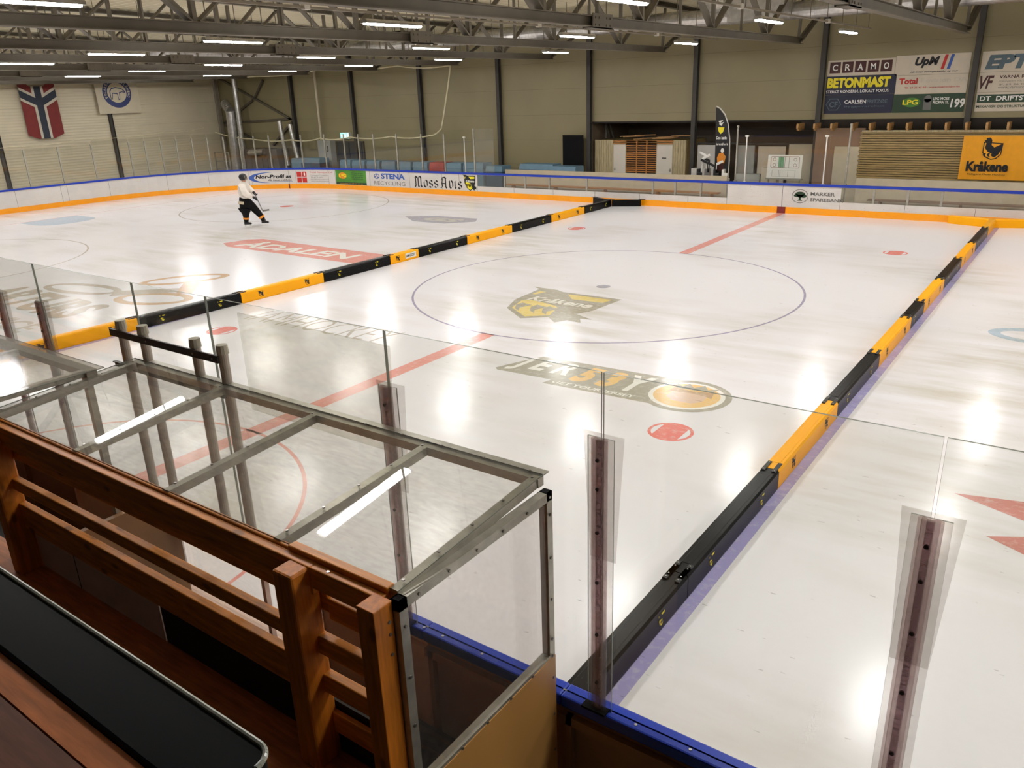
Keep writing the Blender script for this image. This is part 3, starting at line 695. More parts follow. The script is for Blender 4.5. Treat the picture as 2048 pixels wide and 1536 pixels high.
# ================================================================= glazing on the far boards
FP = [-43.2, -41.0, -38.85, -37.3, -35.7, -33.9, -33.15, -32.4, -31.65, -30.9, -30.15, -29.35, -28.55, -27.8, -27.0, -26.2, -25.2, -23.75, -22.4, -21.35, -20.3, -18.75, -17.15, -15.75, -14.0]
for i, s in enumerate(FP):
    x, y = PT(s, .09); m = MB(); m.box(x-.028, x+.028, y-.028, y+.028, 1.04, 2.72 if s < -15 else 2.95); m.box(x-.05, x+.05, y-.05, y+.05, 1.02, 1.06)
    tag(m.build('glass_post', 'steel'), 'thin grey glass post on the far boards, %s counted from the left edge' % (ORD[i-2] if 2 <= i < 22 else 'standing') if i >= 2 and i < 22 else ('thin grey glass post on the far boards by the white pole' if i >= 22 else 'thin grey glass post outside the picture at left'), 'glass post', 'posts of the far glass')
for i, (a, b) in enumerate(zip(FP, FP[1:])):
    m = MB(); band(m, a+.03, b-.03, .083, .095, 1.06, 2.9 if a > -36 else 2.72)
    tag(m.build('safety_glass', 'glass'), ('clear pane on the far boards, %s counted from the left edge' % ORD[i-1]) if 1 <= i < 20 else 'clear pane on the far boards near the white pole or left of the picture', 'glass pane', 'panes of the far glass')
m = MB(); band(m, -14.0, -12.9, .083, .095, 1.06, 2.95); tag(m.build('safety_glass', 'glass_old'), 'scuffed last pane of the far glass beside the white pole', 'glass pane')
def pole(x, y, z, lab, r=.022, mat='white_paint', capw=.06):
    m = MB(); m.tube((x, y, 1.03), (x, y, z), r, n=10); m.box(x-capw, x+capw, y-.03, y+.03, z-.01, z+.05); m.box(x-.05, x+.05, y-.05, y+.05, 1.0, 1.05); m.box(x-.02, x+.02, y-.02, y+.02, -.03, 1.03)
    return tag(m.build('net_pole', mat), lab, 'pole')
pole(-14.65, 13.1, 2.55, 'white pole with a small cap standing beside the raven crest board')
pole(-1.5, 13.1, 2.62, 'white pole left of the tactics board'); pole(1.3, 13.1, 2.62, 'white pole right of the tactics board in front of brown panels')
pole(-1.93, 13.3, 2.95, 'taller grey pole beside the feather flag', .03, 'steel', .035); pole(2.0, 13.3, 2.98, 'taller grey pole left of the horizontal slat wall', .03, 'steel', .035)
for (a, b, lab) in ((-1.9, -.3, 'clear pane behind the tactics board, left one'), (-.3, 1.97, 'clear pane behind the tactics board, right one')):
    m = MB(); m.box(a, b, 13.29, 13.305, 1.05, 2.9); tag(m.build('safety_glass', 'glass'), lab, 'glass pane')

# ================================================================= far side aisle
m = MB(); m.box(-13.5, -2.75, 14.6, 14.66, -.03, 1.05); tag(m.build('bench_back_wall', 'cream'), 'low cream wall behind the long left row of board windows', 'low wall')
m = MB(); m.box(2.05, 14, 14.6, 14.66, -.03, 1.12); tag(m.build('bench_back_wall', 'cream'), 'low cream wall under the yellow raven banner', 'low wall')
m = MB(); m.box(-13.2, -2.9, 14.1, 14.45, .4, .45); 
for x in (-12.8, -10.5, -8, -5.5, -3.2): m.box(x-.03, x+.03, 14.15, 14.4, -.03, .4)
tag(m.build('player_bench', 'orange_slats'), 'long wooden bench seen through the left board windows', 'bench')
m = MB(); m.box(2.6, 12, 14.1, 14.45, .4, .45)
for x in (3, 5.5, 8, 10.5): m.box(x-.03, x+.03, 14.15, 14.4, -.03, .4)
tag(m.build('player_bench', 'brown_ply'), 'long wooden bench seen through the right board windows', 'bench')
# foam crash mats in a row
mats = [(-25.2, -24.35, 15.1, 1.24, 0, 'first pale blue mat, at the left end of the row by the dark door')]
x = -24.3; k = 2
while x < -16.3 and k < 9:
    mats.append((x, x+1.0, 15.15, 1.22, 1 if k == 7 else 0, 'red fronted mat in the row of blue mats' if k == 7 else 'pale blue mat, %s from the left in the long row' % ORD[k-1])); x += 1.12; k += 1
mats += [(-16.35, -15.1, 15.0, 1.25, 0, 'blue mat behind the white pole at the right end of the long row'), (-14.9, -13.9, 14.9, 1.15, 2, 'darker blue mat right of the white pole'), (-13.2, -11.3, 15.3, 1.25, 2, 'broad dark blue mat left of the black sheet'), (-11.2, -9.9, 15.0, 1.2, 2, 'broad dark blue mat in front of the black sheet'),
         (-29.4, -28.3, 15.2, 1.25, 0, 'pale blue box at the left behind the window logo advert'), (-28.2, -26.6, 14.9, 1.3, 2, 'darker blue box behind the red window logo advert')]
for (a, b, y, h, kd, lab) in mats:
    m = MB(); m.box(a, b-.02, y, y+.75, -.03, h-.25, None); m.build
    root = empty('crash_mat', ((a+b)/2, y+.4, -.03))
    m.build('foam_body', ['mat_blue', 'mat_red', 'mat_blue_dark'][kd], root, bevel=.03)
    t = MB(); t.hexa([(a, y, h-.25), (b-.02, y, h-.25), (b-.02, y+.75, h-.25), (a, y+.75, h-.25), (a+.02, y+.06, h), (b-.04, y+.06, h), (b-.04, y+.75, h), (a+.02, y+.75, h)])
    t.build('sloped_top', ['mat_blue', 'mat_red', 'mat_blue'][kd], root); tag(root, lab, 'mat', 'foam mats behind the far boards')
m = MB(); m.box(-26.6, -24.45, 16.3, 16.4, -.03, 2.15); r = empty('entrance_door', (-25.5, 16.3, 0)); m.build('frame', 'column', r)
for a, b in ((-26.5, -25.55), (-25.5, -24.55)): m = MB(); m.box(a, b, 16.26, 16.3, 0, 2.08); d = m.build('door_leaf', 'door_dark', r); q = MB(); q.box(a+.1, b-.1, 16.2, 16.24, 1.0, 1.04); q.build('push_bar', 'steel', d, origin=r.location+d.location)
tag(r, 'dark double door below the green exit sign', 'door')
m = MB(); m.box(-27.75, -26.68, 15.9, 16.3, -.03, 2.2); r = empty('grey_cabinet', (-27.2, 16.1, 0)); m.build('cabinet_body', 'door_grey', r)
m = MB(); text(m, '3', plane((-27.0, 15.895, 1.6)), 0, 0, .15, .3, .004, .03); m.build('number', 'ink', r); tag(r, 'tall grey cabinet marked 3 left of the dark double door', 'cabinet')
r = empty('exit_sign', (-25.75, 16.2, 2.3)); m = MB(); m.box(-26.12, -25.4, 16.2, 16.4, 2.28, 2.62); m.build('case', 'white_paint', r)
F = plane((-26.1, 16.195, 2.3)); m = MB(); rect(m, F, 0, .68, 0, .3, .001, 1, 0)
poly(m, F, [(.36, .22), (.42, .22), (.42, .28), (.36, .28)], .003, 1); poly(m, F, [(.34, .2), (.45, .2), (.43, .1), (.5, .02), (.45, .02), (.38, .08), (.32, .02), (.28, .02), (.35, .12)], .003, 1)
rect(m, F, .56, .66, .02, .28, .003, 1, 1); poly(m, F, [(.06, .15), (.15, .24), (.15, .18), (.24, .18), (.24, .12), (.15, .12), (.15, .06)], .003, 1); m.build('lit_face', ['exit_glow', 'exit_white'], r)
tag(r, 'lit green exit sign above the dark double door', 'exit sign')
# corner bracing, ducts, air unit
m = MB(); X0, X1 = -36.75, -30.1
for a, b in (((X0, 16.3, 5.9), (X1, 16.3, 3.3)), ((X0, 16.3, 3.2), (X1, 16.3, 3.4)), ((-36.75, 16.3, 3.2), (-33.6, 16.3, 4.5)), ((-36.75, 16.3, 3.1), (-34.2, 16.3, 2.3)), ((-33.4, 16.3, 4.6), (-32.4, 16.3, 5.6)), ((-32.2, 16.3, 1.9), (-30.2, 16.3, 3.2))): m.bar(a, b, .1, .12)
tag(m.build('cross_bracing', 'truss'), 'crossed grey steel bracing in the far left corner', 'bracing')
m = MB(); m.box(-37.0+.02, -36.8, 16.0, 16.2, -.03, 6.2); tag(m.build('corner_post', 'truss_light'), 'pale steel post standing in the far left corner', 'post')
duct('vertical_duct', (-34.2, 15.6, 6.2), (-34.3, 15.6, .5), .16, 'tall thin silver duct rising in the far left corner')
duct('vertical_duct', (-34.7, 15.4, 3.9), (-34.9, 15.4, -.03), .3, 'thick silver duct with a bend at the far left corner')
duct('duct_elbow', (-34.7, 15.4, 3.9), (-35.4, 15.6, 4.35), .28, 'short bent silver duct piece on top of the thick duct', .15)
duct('vertical_duct', (-30.5, 15.6, 3.3), (-30.2, 15.6, .8), .13, 'silver duct down to the air unit, left of the pair', .3)
duct('vertical_duct', (-29.6, 15.6, 3.1), (-29.2, 15.6, .8), .12, 'silver duct down to the air unit, right of the pair', .3)
r = empty('air_unit', (-32, 15.6, -.03)); m = MB(); m.box(-33.6, -30.6, 15.2, 16.1, -.03, 1.75); m.build('casing', 'mesh_grey', r); m = MB(); m.tube((-33.0, 15.1, 1.5), (-31.6, 15.1, 1.6), .18, n=16); m.build('pipe', 'galv', r)
m = MB()
for k in range(6): m.box(-33.4+.5*k, -33.0+.5*k, 15.17, 15.2, .5, 1.2)
m.build('louvre', 'mesh_grey', r); tag(r, 'grey ventilation unit low in the far left corner', 'ventilation unit')
m = MB(); m.box(-36.4, -35.0, 15.0, 15.04, .5, .54); m.box(-36.4, -35.0, 15.0, 15.04, 1.5, 1.55); m.box(-36.4, -35.0, 15, 15.04, .95, 1.0)
for x in (-36.4, -35.0): m.box(x-.03, x+.03, 14.98, 15.05, -.03, 1.55)
tag(m.build('guard_rail', 'steel'), 'low steel rail beside the corner post', 'railing')
m = MB(); m.tube((-27.6, 16.1, 6.2), (-27.6, 16.1, 2.2), .07, n=10); tag(m.build('wall_pipe', 'cream'), 'pale vertical pipe above the grey cabinet', 'pipe')
# festoon cable
def cable(name, pts, r, mat, lab):
    P = []
    for a, b in zip(pts, pts[1:]):
        for i in range(6):
            t = i/6; sag = -.10*4*t*(1-t); P.append(Vector(a).lerp(Vector(b), t)+Vector((0, 0, sag)))
    P.append(Vector(pts[-1])); m = MB(); m.path(P, r, 6); return tag(m.build(name, mat), lab, 'cable')
cable('white_cable', [(-17.2, 15.5, 5.7), (-18.0, 15.5, 2.85), (-18.8, 15.5, 2.5), (-21.5, 15.5, 2.45), (-24.6, 15.5, 2.42), (-27, 15.5, 2.35), (-29.5, 15.5, 2.25), (-33.2, 15.5, 2.3), (-36.4, 15.3, 2.7)], .035, 'rope', 'white cable sagging in loops above the far glass')
cable('white_cable', [(-17.2, 15.5, 5.72), (-20.5, 15.3, 5.85), (-26, 15, 5.9), (-30.5, 14.5, 5.75), (-36.5, 13, 5.95), (-36.7, 4, 6.25), (-36.7, -2, 6.35)], .03, 'rope', 'white cable running under the trusses to the left wall')
cable('wall_wire', [(-36.7, -1, 2.75), (-36.7, 3.3, 2.65), (-36.7, 7, 2.8), (-36.7, 12, 2.9), (-36.8, 14.8, 3.0)], .015, 'rope', 'thin wire along the end wall above the left posts')
# black sheet + ladders
m = MB(); m.box(-11.2, -10.12, 16.0, 16.05, -.03, 2.5); tag(m.build('black_board', 'matte_black'), 'tall black board leaning by the column left of the wooden shed', 'board')
m = MB(); m.bar((-9.7, 17.2, 3.0), (-9.3, 17.0, 2.3), .05, .05); m.bar((-9.45, 17.2, 3.0), (-9.1, 17.0, 2.3), .05, .05); m.bar((-9.6, 17.2, 3.1), (-9.5, 17, 2.3), .08, .03)
tag(m.build('leaning_poles', 'column'), 'dark poles leaning above the left end of the wooden shed', 'pole')
# shed
r = empty('wooden_shed', (-7.6, 16.5, -.03))
m = MB(); m.box(-9.8, -5.35, 16.6, 18.6, -.03, 2.24); m.build('shed_body', 'slat_wood', r)
for a, b in ((-9.8, -8.85), (-5.95, -5.35)):
    m = MB(); x = a
    while x < b-.02: m.box(x, min(x+.11, b), 16.52, 16.6, -.03, 2.26); x += .118
    m.build('side_cladding', 'pale_panel', r)
m = MB(); z = .9
while z < 2.24: m.box(-8.2, -6.72, 16.5, 16.58, z, z+.045); z += .092
m.box(-8.85, -5.95, 16.5, 16.58, 2.1, 2.14); m.box(-8.85, -5.95, 16.5, 16.58, 2.19, 2.24); m.box(-7.7, -7.64, 16.49, 16.5, -.03, 2.24); m.box(-7.22, -7.16, 16.49, 16.5, -.03, 2.24)
m.build('slat_screen', 'orange_slats', r)
m = MB(); m.box(-8.2, -6.72, 16.585, 16.595, -.03, 2.1); m.build('dark_backing', 'column', r)
for a, b in ((-8.85, -8.2), (-6.72, -5.95)):
    m = MB(); m.box(a+.01, b-.01, 16.5, 16.56, -.03, 2.05); d = m.build('door_leaf', 'door_white', r)
    m = MB(); m.box(a, a+.03, 16.49, 16.57, -.03, 2.08); m.box(b-.03, b, 16.49, 16.57, -.03, 2.08); m.box(a, b, 16.49, 16.57, 2.05, 2.09); m.build('door_frame', 'cream', r)
    h = b-.1 if a > -8 else a+.1
    m = MB(); m.box(h-.05, h+.05, 16.44, 16.47, 1.0, 1.02); m.box(h-.01, h+.01, 16.46, 16.5, .95, 1.08); m.build('door_handle', 'steel', d, origin=r.location+d.location)
m = MB(); m.box(-6.45, -6.25, 16.49, 16.5, 1.5, 1.54); m.build('door_note', 'ink', r)
m = MB(); random.seed(3)
for k in range(9): a = -8.7+random.random()*3; m.bar((a, 16.8, 2.28+.02*k), (a+.9, 17.0, 2.3+.02*k), .1, .03)
tag(m.build('timber_offcuts', 'joist'), 'loose timber lying on top of the wooden shed', 'timber')
tag(r, 'wooden shed with two white doors and an orange slat screen', 'shed')
# feather flag
r = empty('feather_flag', (-3.3, 15, -.03))
pts = [(-3.42, .6), (-2.93, .6), (-2.87, 1.6), (-2.9, 2.4), (-3.0, 2.95), (-3.15, 3.3), (-3.35, 3.52), (-3.5, 3.6), (-3.46, 2.4)]
F = plane((0, 15.0, 0)); m = MB(); m.prism(pts, F, -.01, .01); m.build('banner_cloth', 'black', r)
m = MB(); m.path([(-2.86, 14.98, 0), (-2.84, 14.98, 1.6), (-2.87, 14.98, 2.4), (-2.97, 14.98, 2.97), (-3.12, 14.98, 3.33), (-3.33, 14.98, 3.56), (-3.48, 14.98, 3.63)], .022, 8); m.build('curved_pole', 'white_paint', r)
m = MB(); poly(m, F, [(-3.38, 3.08), (-3.18, 3.12), (-3.3, 3.0)], .012, 0); poly(m, F, [(-3.35, 2.98), (-3.15, 3.05), (-3.25, 2.9)], .012, 0); poly(m, F, [(-3.38, 2.85), (-3.12, 2.85), (-3.16, 2.68), (-3.26, 2.6), (-3.35, 2.7)], .012, 1)
text(m, 'Den kalde', F, -3.42, 2.4, .42, .12, .012, .02, 0, 0); text(m, 'bare stål og is', F, -3.42, 2.15, .48, .12, .012, .02, 0, 0)
poly(m, F, [(-3.33, 1.5), (-3.05, 1.5), (-3.0, 1.75), (-3.12, 1.9), (-3.28, 1.88), (-3.36, 1.7)], .012, 2); poly(m, F, ell(-3.15, 1.98, .07, .09, 12), .013, 0); poly(m, F, [(-3.3, 1.2), (-3.05, 1.2), (-3.08, 1.5), (-3.3, 1.5)], .012, 3)
m.build('flag_print', ['ink_white', 'ink_yellow', 'ink_orange', 'ink_brown'], r); m = MB(); m.box(-3.3, -2.7, 14.7, 15.2, -.03, 0.02); m.box(-2.9, -2.84, 14.95, 15.01, 0, .1); m.build('base_plate', 'steel', r)
tag(r, 'black feather flag with white curved pole behind the boards', 'flag')
# equipment pile: sticks and pads
random.seed(11)
for k in range(7):
    a = -4.1+random.random()*1.0; m = MB(); top = Vector((a+random.uniform(-.25, .3), 14.78+random.uniform(-.03, .06), 1.55+random.uniform(-.15, .25))); bot = Vector((a, 14.85, 0))
    m.bar(bot, top, .025, .03); m.bar(top, top+Vector((random.choice((-.28, .26)), 0, .12)), .02, .09)
    tag(m.build('hockey_stick', random.choice(['black', 'ink_white'])), 'hockey stick in the bundle leaning at the foot of the feather flag', 'hockey stick', 'sticks at the feather flag')
def blob(name, c, s, mat, lab, cat, grp=None, seed=1):
    bm = bmesh.new(); bmesh.ops.create_icosphere(bm, subdivisions=3, radius=1); rr = random.Random(seed)
    off = [rr.uniform(0, 6) for _ in range(6)]
    for v in bm.verts:
        k = 1+.16*math.sin(3*v.co.x+off[0])*math.sin(3*v.co.y+off[1])+.12*math.sin(5*v.co.z+off[2]+2*v.co.x); v.co = Vector((v.co.x*s[0]*k, v.co.y*s[1]*k, v.co.z*s[2]*k))
    me = bpy.data.meshes.new(name); bm.to_mesh(me); bm.free(); me.materials.append(MT[mat])
    for p in me.polygons: p.use_smooth = True
    o = bpy.data.objects.new(name, me); COL.objects.link(o); o.location = c; return tag(o, lab, cat, grp)
for k, (a, b) in enumerate(((-3.95, 'black'), (-3.62, 'ink_grey'), (-3.25, 'black'), (-2.9, 'ink_white'))):
    m = MB(); m.box(a-.14, a+.14, 14.72, 14.94, -.03, .95); m.box(a-.12, a+.12, 14.70, 14.73, .3, 1.15); m.box(a-.13, a-.02, 14.72, 14.92, .95, 1.28)
    tag(m.build('leg_pads', b, bevel=.03), ['black goalie pad at the left of the gear pile', 'grey goalie pad in the gear pile', 'black goalie pad below the feather flag', 'white goalie pad at the right of the gear pile'][k], 'goalie pad', 'goalie gear by the feather flag')
# cabinets and panels behind the flag
def cab(x0, x1, y, z, mat, lab, name='storage_board', d=.35):
    m = MB(); m.box(x0, x1, y, y+d, -.03, z); m.box(x0+.02, x0+.03, y-.005, y, .1, z-.05); return tag(m.build(name, mat), lab, 'cabinet')
cab(-5.0, -4.15, 16.9, 2.05, 'white_paint', 'white board standing left behind the feather flag', d=.06); cab(-3.2, -2.5, 16.8, 2.05, 'door_grey', 'grey board right behind the feather flag', d=.06)
cab(-2.35, -1.25, 16.8, 2.02, 'sheet_white', 'cream board behind the left white pole', d=.06); cab(-1.15, -.2, 16.9, 2.1, 'cream', 'cream board behind the tactics board', d=.06)
cab(-4.6, -3.9, 15.4, 1.22, 'white_paint', 'low white cabinet left of the gear pile', 'low_cabinet'); cab(-2.6, -1.6, 15.0, 1.1, 'door_grey', 'low grey cabinet between the poles', 'low_cabinet'); cab(-1.55, -.95, 15.0, 1.35, 'sheet_white', 'low cream cabinet left of the tactics board', 'low_cabinet')
m = MB(); m.box(-5.05, 0.0, 17.0, 17.08, 2.08, 2.14); m.box(-5.05, -4.98, 17.0, 17.08, -.03, 2.1); m.box(-.05, .0, 17, 17.08, -.03, 2.1); tag(m.build('storage_rack', 'column'), 'thin dark steel rack around the stored boards', 'rack')
r = empty('tactics_board', (-.42, 14.2, 0)); F = plane((-1.07, 14.2, 1.08)); m = MB(); m.prism([(0, 0), (1.27, 0), (1.29, .83), (.03, .83)], F, -.015, 0); m.build('board_sheet', 'ink_white', r)
m = MB(); L = [(.15, .35), (1.15, .35)]
for (a, b, c, e) in ((.2, 1.12, .36, .375), (.2, 1.12, .765, .78)): rect(m, F, a, b, c, e, .003, 1, 0)
for a in (.13, 1.17): rect(m, F, a, a+.015, .44, .7, .003, 1, 0)
for a, b, t in ((.2, .44, 180), (1.12, .44, 270), (1.12, .7, 0), (.2, .7, 90)): ring(m, F, a, b, .075, .085, .014, .003, 10, t, t+90, 0)
for a in (.27, 1.03):
    for b in (.47, .67): ring(m, F, a, b, .06, .06, .012, .003, 20, mi=0)
for a in (.5, .65, .8): rect(m, F, a, a+.012, .36, .78, .003, 1, 0 if a == .65 else 1)
rect(m, F, .42, .62, .38, .76, .002, 1, 2); rect(m, F, .2, 1.05, .05, .055, .002, 1, 1)
for a in (.2, .45, .5, .78, 1.05): rect(m, F, a, a+.008, .05, .28, .002, 1, 1)
rect(m, F, .2, 1.05, .28, .285, .002, 1, 1); m.build('rink_diagram', ['line_brown', 'ink_grey', 'line_green'], r)
m = MB(); m.box(-1.02, -.98, 14.22, 14.26, -.03, 1.9); m.box(.14, .18, 14.22, 14.26, -.03, 1.9); m.box(-1.1, .25, 14.15, 14.3, 1.03, 1.07); m.build('stand', 'steel', r)
tag(r, 'white tactics board with a drawn ice rink on a stand', 'whiteboard')
m = MB(); m.box(.1, 1.85, 16.0, 16.08, -.03, 2.75); tag(m.build('plywood_wall', 'brown_ply'), 'brown plywood wall behind the right white pole', 'wall panel')
m = MB(); m.box(.85, 1.75, 15.9, 15.98, -.03, 2.1); tag(m.build('cream_door_panel', 'cream'), 'cream panel leaning left of the horizontal slat wall', 'wall panel')
r = empty('slat_wall', (7, 15.9, -.03)); m = MB(); z = 1.0; k = 0; random.seed(5)
while z < 2.62: m.box(1.75-(k % 2)*.03, 14, 15.86, 15.9, z, z+.062); z += .082; k += 1
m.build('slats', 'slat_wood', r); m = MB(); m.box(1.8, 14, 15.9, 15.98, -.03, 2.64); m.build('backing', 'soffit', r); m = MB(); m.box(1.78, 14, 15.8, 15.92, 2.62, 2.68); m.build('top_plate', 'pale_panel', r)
tag(r, 'wall of horizontal wooden slats under the joists at right', 'slat wall')
for k in range(13):
    x = -.5+.615*k if k < 3 else 2.07+.612*(k-4)
    if k == 3: x = 1.46
    m = MB(); m.box(x-.035, x+.035, 15.7, 16.38, 2.68, 2.93); m.box(x-.035, x+.035, 15.6, 15.7, 2.74, 2.93)
    tag(m.build('roof_joist', 'joist'), 'pale joist end under the advert banners, %s from the left' % ORD[k], 'joist', 'joist ends above the slat wall')
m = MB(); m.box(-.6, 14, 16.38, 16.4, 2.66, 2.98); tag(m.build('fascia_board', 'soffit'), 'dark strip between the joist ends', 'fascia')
# yellow raven banner
r = empty('raven_banner', (6.6, 15.75, 1.05)); F = plane((0, 15.78, 0)); m = MB(); nu = 24
for i in range(nu):
    a0 = 5.1+2.9*i/nu; a1 = 5.1+2.9*(i+1)/nu; w0 = .02*math.sin(a0*7); w1 = .02*math.sin(a1*7)
    P = lambda a, w_, z, o: (a, 15.78+w_+o, z)
    m.hexa([P(a0, w0, 1.06, -.004), P(a1, w1, 1.06, -.004), P(a1, w1, 1.06, .004), P(a0, w0, 1.06, .004), P(a0, w0, 2.5, -.004), P(a1, w1, 2.5, -.004), P(a1, w1, 2.5, .004), P(a0, w0, 2.5, .004)])
m.build('banner_cloth', 'orange', r)
m = MB(); d = .035
poly(m, F, [(5.72, 2.3), (6.3, 2.26), (6.28, 1.9), (6.15, 1.75), (6.0, 1.72), (5.82, 1.8), (5.72, 1.95)], d, 0); poly(m, F, [(5.75, 2.27), (6.27, 2.23), (6.25, 1.91), (6.13, 1.78), (6.0, 1.75), (5.84, 1.83), (5.75, 1.97)], d+.002, 1)
poly(m, F, [(5.78, 2.42), (5.9, 2.44), (5.96, 2.36), (5.96, 2.2), (6.05, 2.12), (6.3, 2.26), (6.27, 2.05), (6.2, 1.9), (6.1, 1.8), (6.0, 1.92), (5.88, 1.98), (5.78, 2.1), (5.8, 2.25), (5.74, 2.34), (5.8, 2.37)], d+.004, 0)
for a in (5.78, 5.9, 6.02): poly(m, F, [(a, 1.94), (a+.06, 1.94), (a+.03, 1.86), (a+.08, 1.8), (a, 1.83), (a-.04, 1.88)], d+.005, 0)
text(m, 'Kråkene', F, 5.3, 1.33, 1.25, .34, d, .045, 0, 0); text(m, 'Tidligere Moss Hockey', F, 5.35, 1.2, 1.15, .07, d, .0, .0, 0); m.build('banner_print', ['ink', 'orange'], r)
tag(r, 'yellow banner with a black raven and the word Kråkene', 'banner')
# sponsor banners on the upper far wall
def banner(x0, x1, z0, z1, base, lab, fn, cols, slant=0.):
    r = empty('sponsor_banner', ((x0+x1)/2, 16.3, z0)); m = MB(); m.box(x0, x1, 16.375, 16.399, z0, z1); m.build('banner_sheet', base, r)
    m = MB(); fn(m, plane((x0, 16.373, z0)), x1-x0, z1-z0); m.build('banner_print', cols, r); return tag(r, lab, 'banner')
def b_cramo(m, F, W_, H):
    for i, c in enumerate('CRAMO'): a = .08+i*.44; rect(m, F, a, a+.38, .1, .48, .002, 1, 0); text(m, c, F, a+.1, .18, .18, .22, .004, .02, 0, 1)
def b_beton(m, F, W_, H): text(m, 'BETONMAST', F, .03, .24, 2.2, .36, .003, .06, .05, 0); text(m, 'STERKT KONSERN. LOKALT FOKUS.', F, .02, .07, 2.2, .1, .003, .02, 0, 1)
def b_carl(m, F, W_, H): ring(m, F, .33, .32, .28, .24, .03, .003, 6, mi=1); text(m, 'CF', F, .18, .22, .3, .2, .003, .03, 0, 1); text(m, 'CARLSEN', F, .72, .34, .75, .13, .003, .02, 0, 0); text(m, 'FRITZØE', F, 1.5, .34, .7, .13, .003, .02, 0, 1); text(m, 'Byggevarehus', F, .72, .2, 1.4, .07, .003, 0, 0, 1)
def b_upm(m, F, W_, H):
    text(m, 'UpM', F, .62, .22, .78, .36, .003, .05, .3, 0)
    for k in (0, 1): a = 1.45+.19*k; poly(m, F, [(a, .16), (a+.1, .16), (a+.2, .62), (a+.1, .62)], .003, 1+k)
    text(m, 'Alt innen betongarbeider og mur', F, .5, .05, 1.5, .07, .003, .015, .3, 0)
def b_tot(m, F, W_, H): text(m, 'Total', F, .1, .33, .6, .2, .003, .04, 0, 0); text(m, 'Revisjon DA', F, .8, .33, 1.45, .18, .003, .03, 0, 1); text(m, 'Tlf. 69 25 42 60 - www.totalrevisjon.no', F, .3, .17, 1.75, .07, .003, .01, 0, 2)
def b_lpg(m, F, W_, H):
    poly(m, F, ell(.6, .34, .3, .16), .003, 0); text(m, 'LPG', F, .32, .26, .5, .17, .005, .03, 0, 1); rect(m, F, 1.0, 1.25, .08, .45, .003, 1, 2); poly(m, F, ell(1.125, .45, .12, .12, 16), .003, 2)
    text(m, 'LPG MOSS', F, 1.3, .4, .5, .09, .003, .02, 0, 3); text(m, 'PROPAN TIL', F, 1.3, .28, .5, .09, .003, .02, 0, 3); text(m, '199', F, 1.85, .14, .45, .3, .003, .03, .1, 3)
def b_ep(m, F, W_, H): text(m, 'EPTEC', F, .12, .08, 2.2, .46, .003, .06, .2, 0)
def b_vf(m, F, W_, H): text(m, 'VF', F, .03, .1, .42, .42, .003, .03, .25, 0); text(m, 'VARNA RØRSERVICE', F, .6, .42, 1.6, .1, .003, .02, 0, 0); [text(m, s_, F, .6, .3-.1*k, 1.0, .055, .003, 0, 0, 1) for k, s_ in enumerate(('Vikaveien 12, Rygge', 'tlf. 69 26 10 10', 'www.varnaror.no'))]
def b_dt(m, F, W_, H): rect(m, F, .04, W_, .28, .54, .002, 1, 0); text(m, 'DT  DRIFTSTEKNIKK', F, .12, .34, 2.3, .15, .004, .02, 0, 1); text(m, 'MEKANISK OG STRUKTUR OG TEKNIKK', F, .05, .12, 2.2, .08, .003, .02, 0, 0)
banner(.2, 2.52, 4.56, 5.1, 'sheet_white', 'white banner with brown lettered squares reading CRAMO', b_cramo, ['ink_brown', 'ink_white'])
banner(.2, 2.6, 3.9, 4.55, 'ink_navy', 'dark BETONMAST banner with big yellow letters', b_beton, ['ink_yellow', 'ink_white'])
banner(.2, 2.58, 3.25, 3.89, 'ink_navy', 'dark blue CARLSEN banner under the yellow lettered one', b_carl, ['ink_white', 'ink_slate'])
banner(2.53, 4.87, 4.5, 5.15, 'sheet_white', 'white UpM banner with red and blue slanted bars', b_upm, ['ink', 'ink_red', 'ink_blue'])
banner(2.61, 4.87, 3.87, 4.49, 'sheet_white', 'pale banner with red Total lettering in the middle row', b_tot, ['ink_red', 'cloth_white', 'ink_red'])
banner(2.59, 4.87, 3.25, 3.86, 'ink_dgreen', 'green LPG banner with the price 199', b_lpg, ['ink_green', 'ink_yellow', 'ink_grey', 'ink_white'])
banner(5.2, 8.0, 4.5, 5.15, 'sheet_white', 'pale banner with slate EPT letters at the right edge', b_ep, ['ink_slate'])
banner(5.2, 8.0, 3.87, 4.49, 'sheet_white', 'pale banner with a dark red VF sign at the right edge', b_vf, ['ink_brown', 'ink_grey'])
banner(5.2, 8.0, 3.25, 3.86, 'sheet_white', 'pale banner with a dark DT stripe at the right edge', b_dt, ['ink_dgreen', 'ink_white'])
# left wall hangings
r = empty('norway_banner', (-36.9, 5.2, 3.0)); F = plane((-36.76, 4.35, 2.95), (0, 1, 0), (0, 0, 1)); m = MB()
O = [(0, .2), (.5, 0), (1.35, 0), (1.85, .2), (1.85, 3.2), (1.3, 2.6), (.55, 2.6), (0, 3.2)]
m.prism(O, F, -.01, 0); m.build('banner_cloth', 'flag_red', r); m = MB()
def chev(a, b, mi, d): 
    poly(m, F, [(.925-a, 0), (.925+a, 0), (.925+a, 2.6), (.925-a, 2.6)], d, mi)
    poly(m, F, [(0, 2.25+a*1.1), (0, 2.25-a*1.1), (.925, 1.75-a*1.1), (.925, 1.75+a*1.1)], d+.001, mi); poly(m, F, [(1.85, 2.25+a*1.1), (1.85, 2.25-a*1.1), (.925, 1.75-a*1.1), (.925, 1.75+a*1.1)][::-1], d+.002, mi)
chev(.3, 0, 0, .003); chev(.17, 0, 1, .006); m.build('banner_print', ['cloth_white', 'flag_navy'], r)
tag(r, 'long red banner with white edged dark cross on the end wall', 'banner')
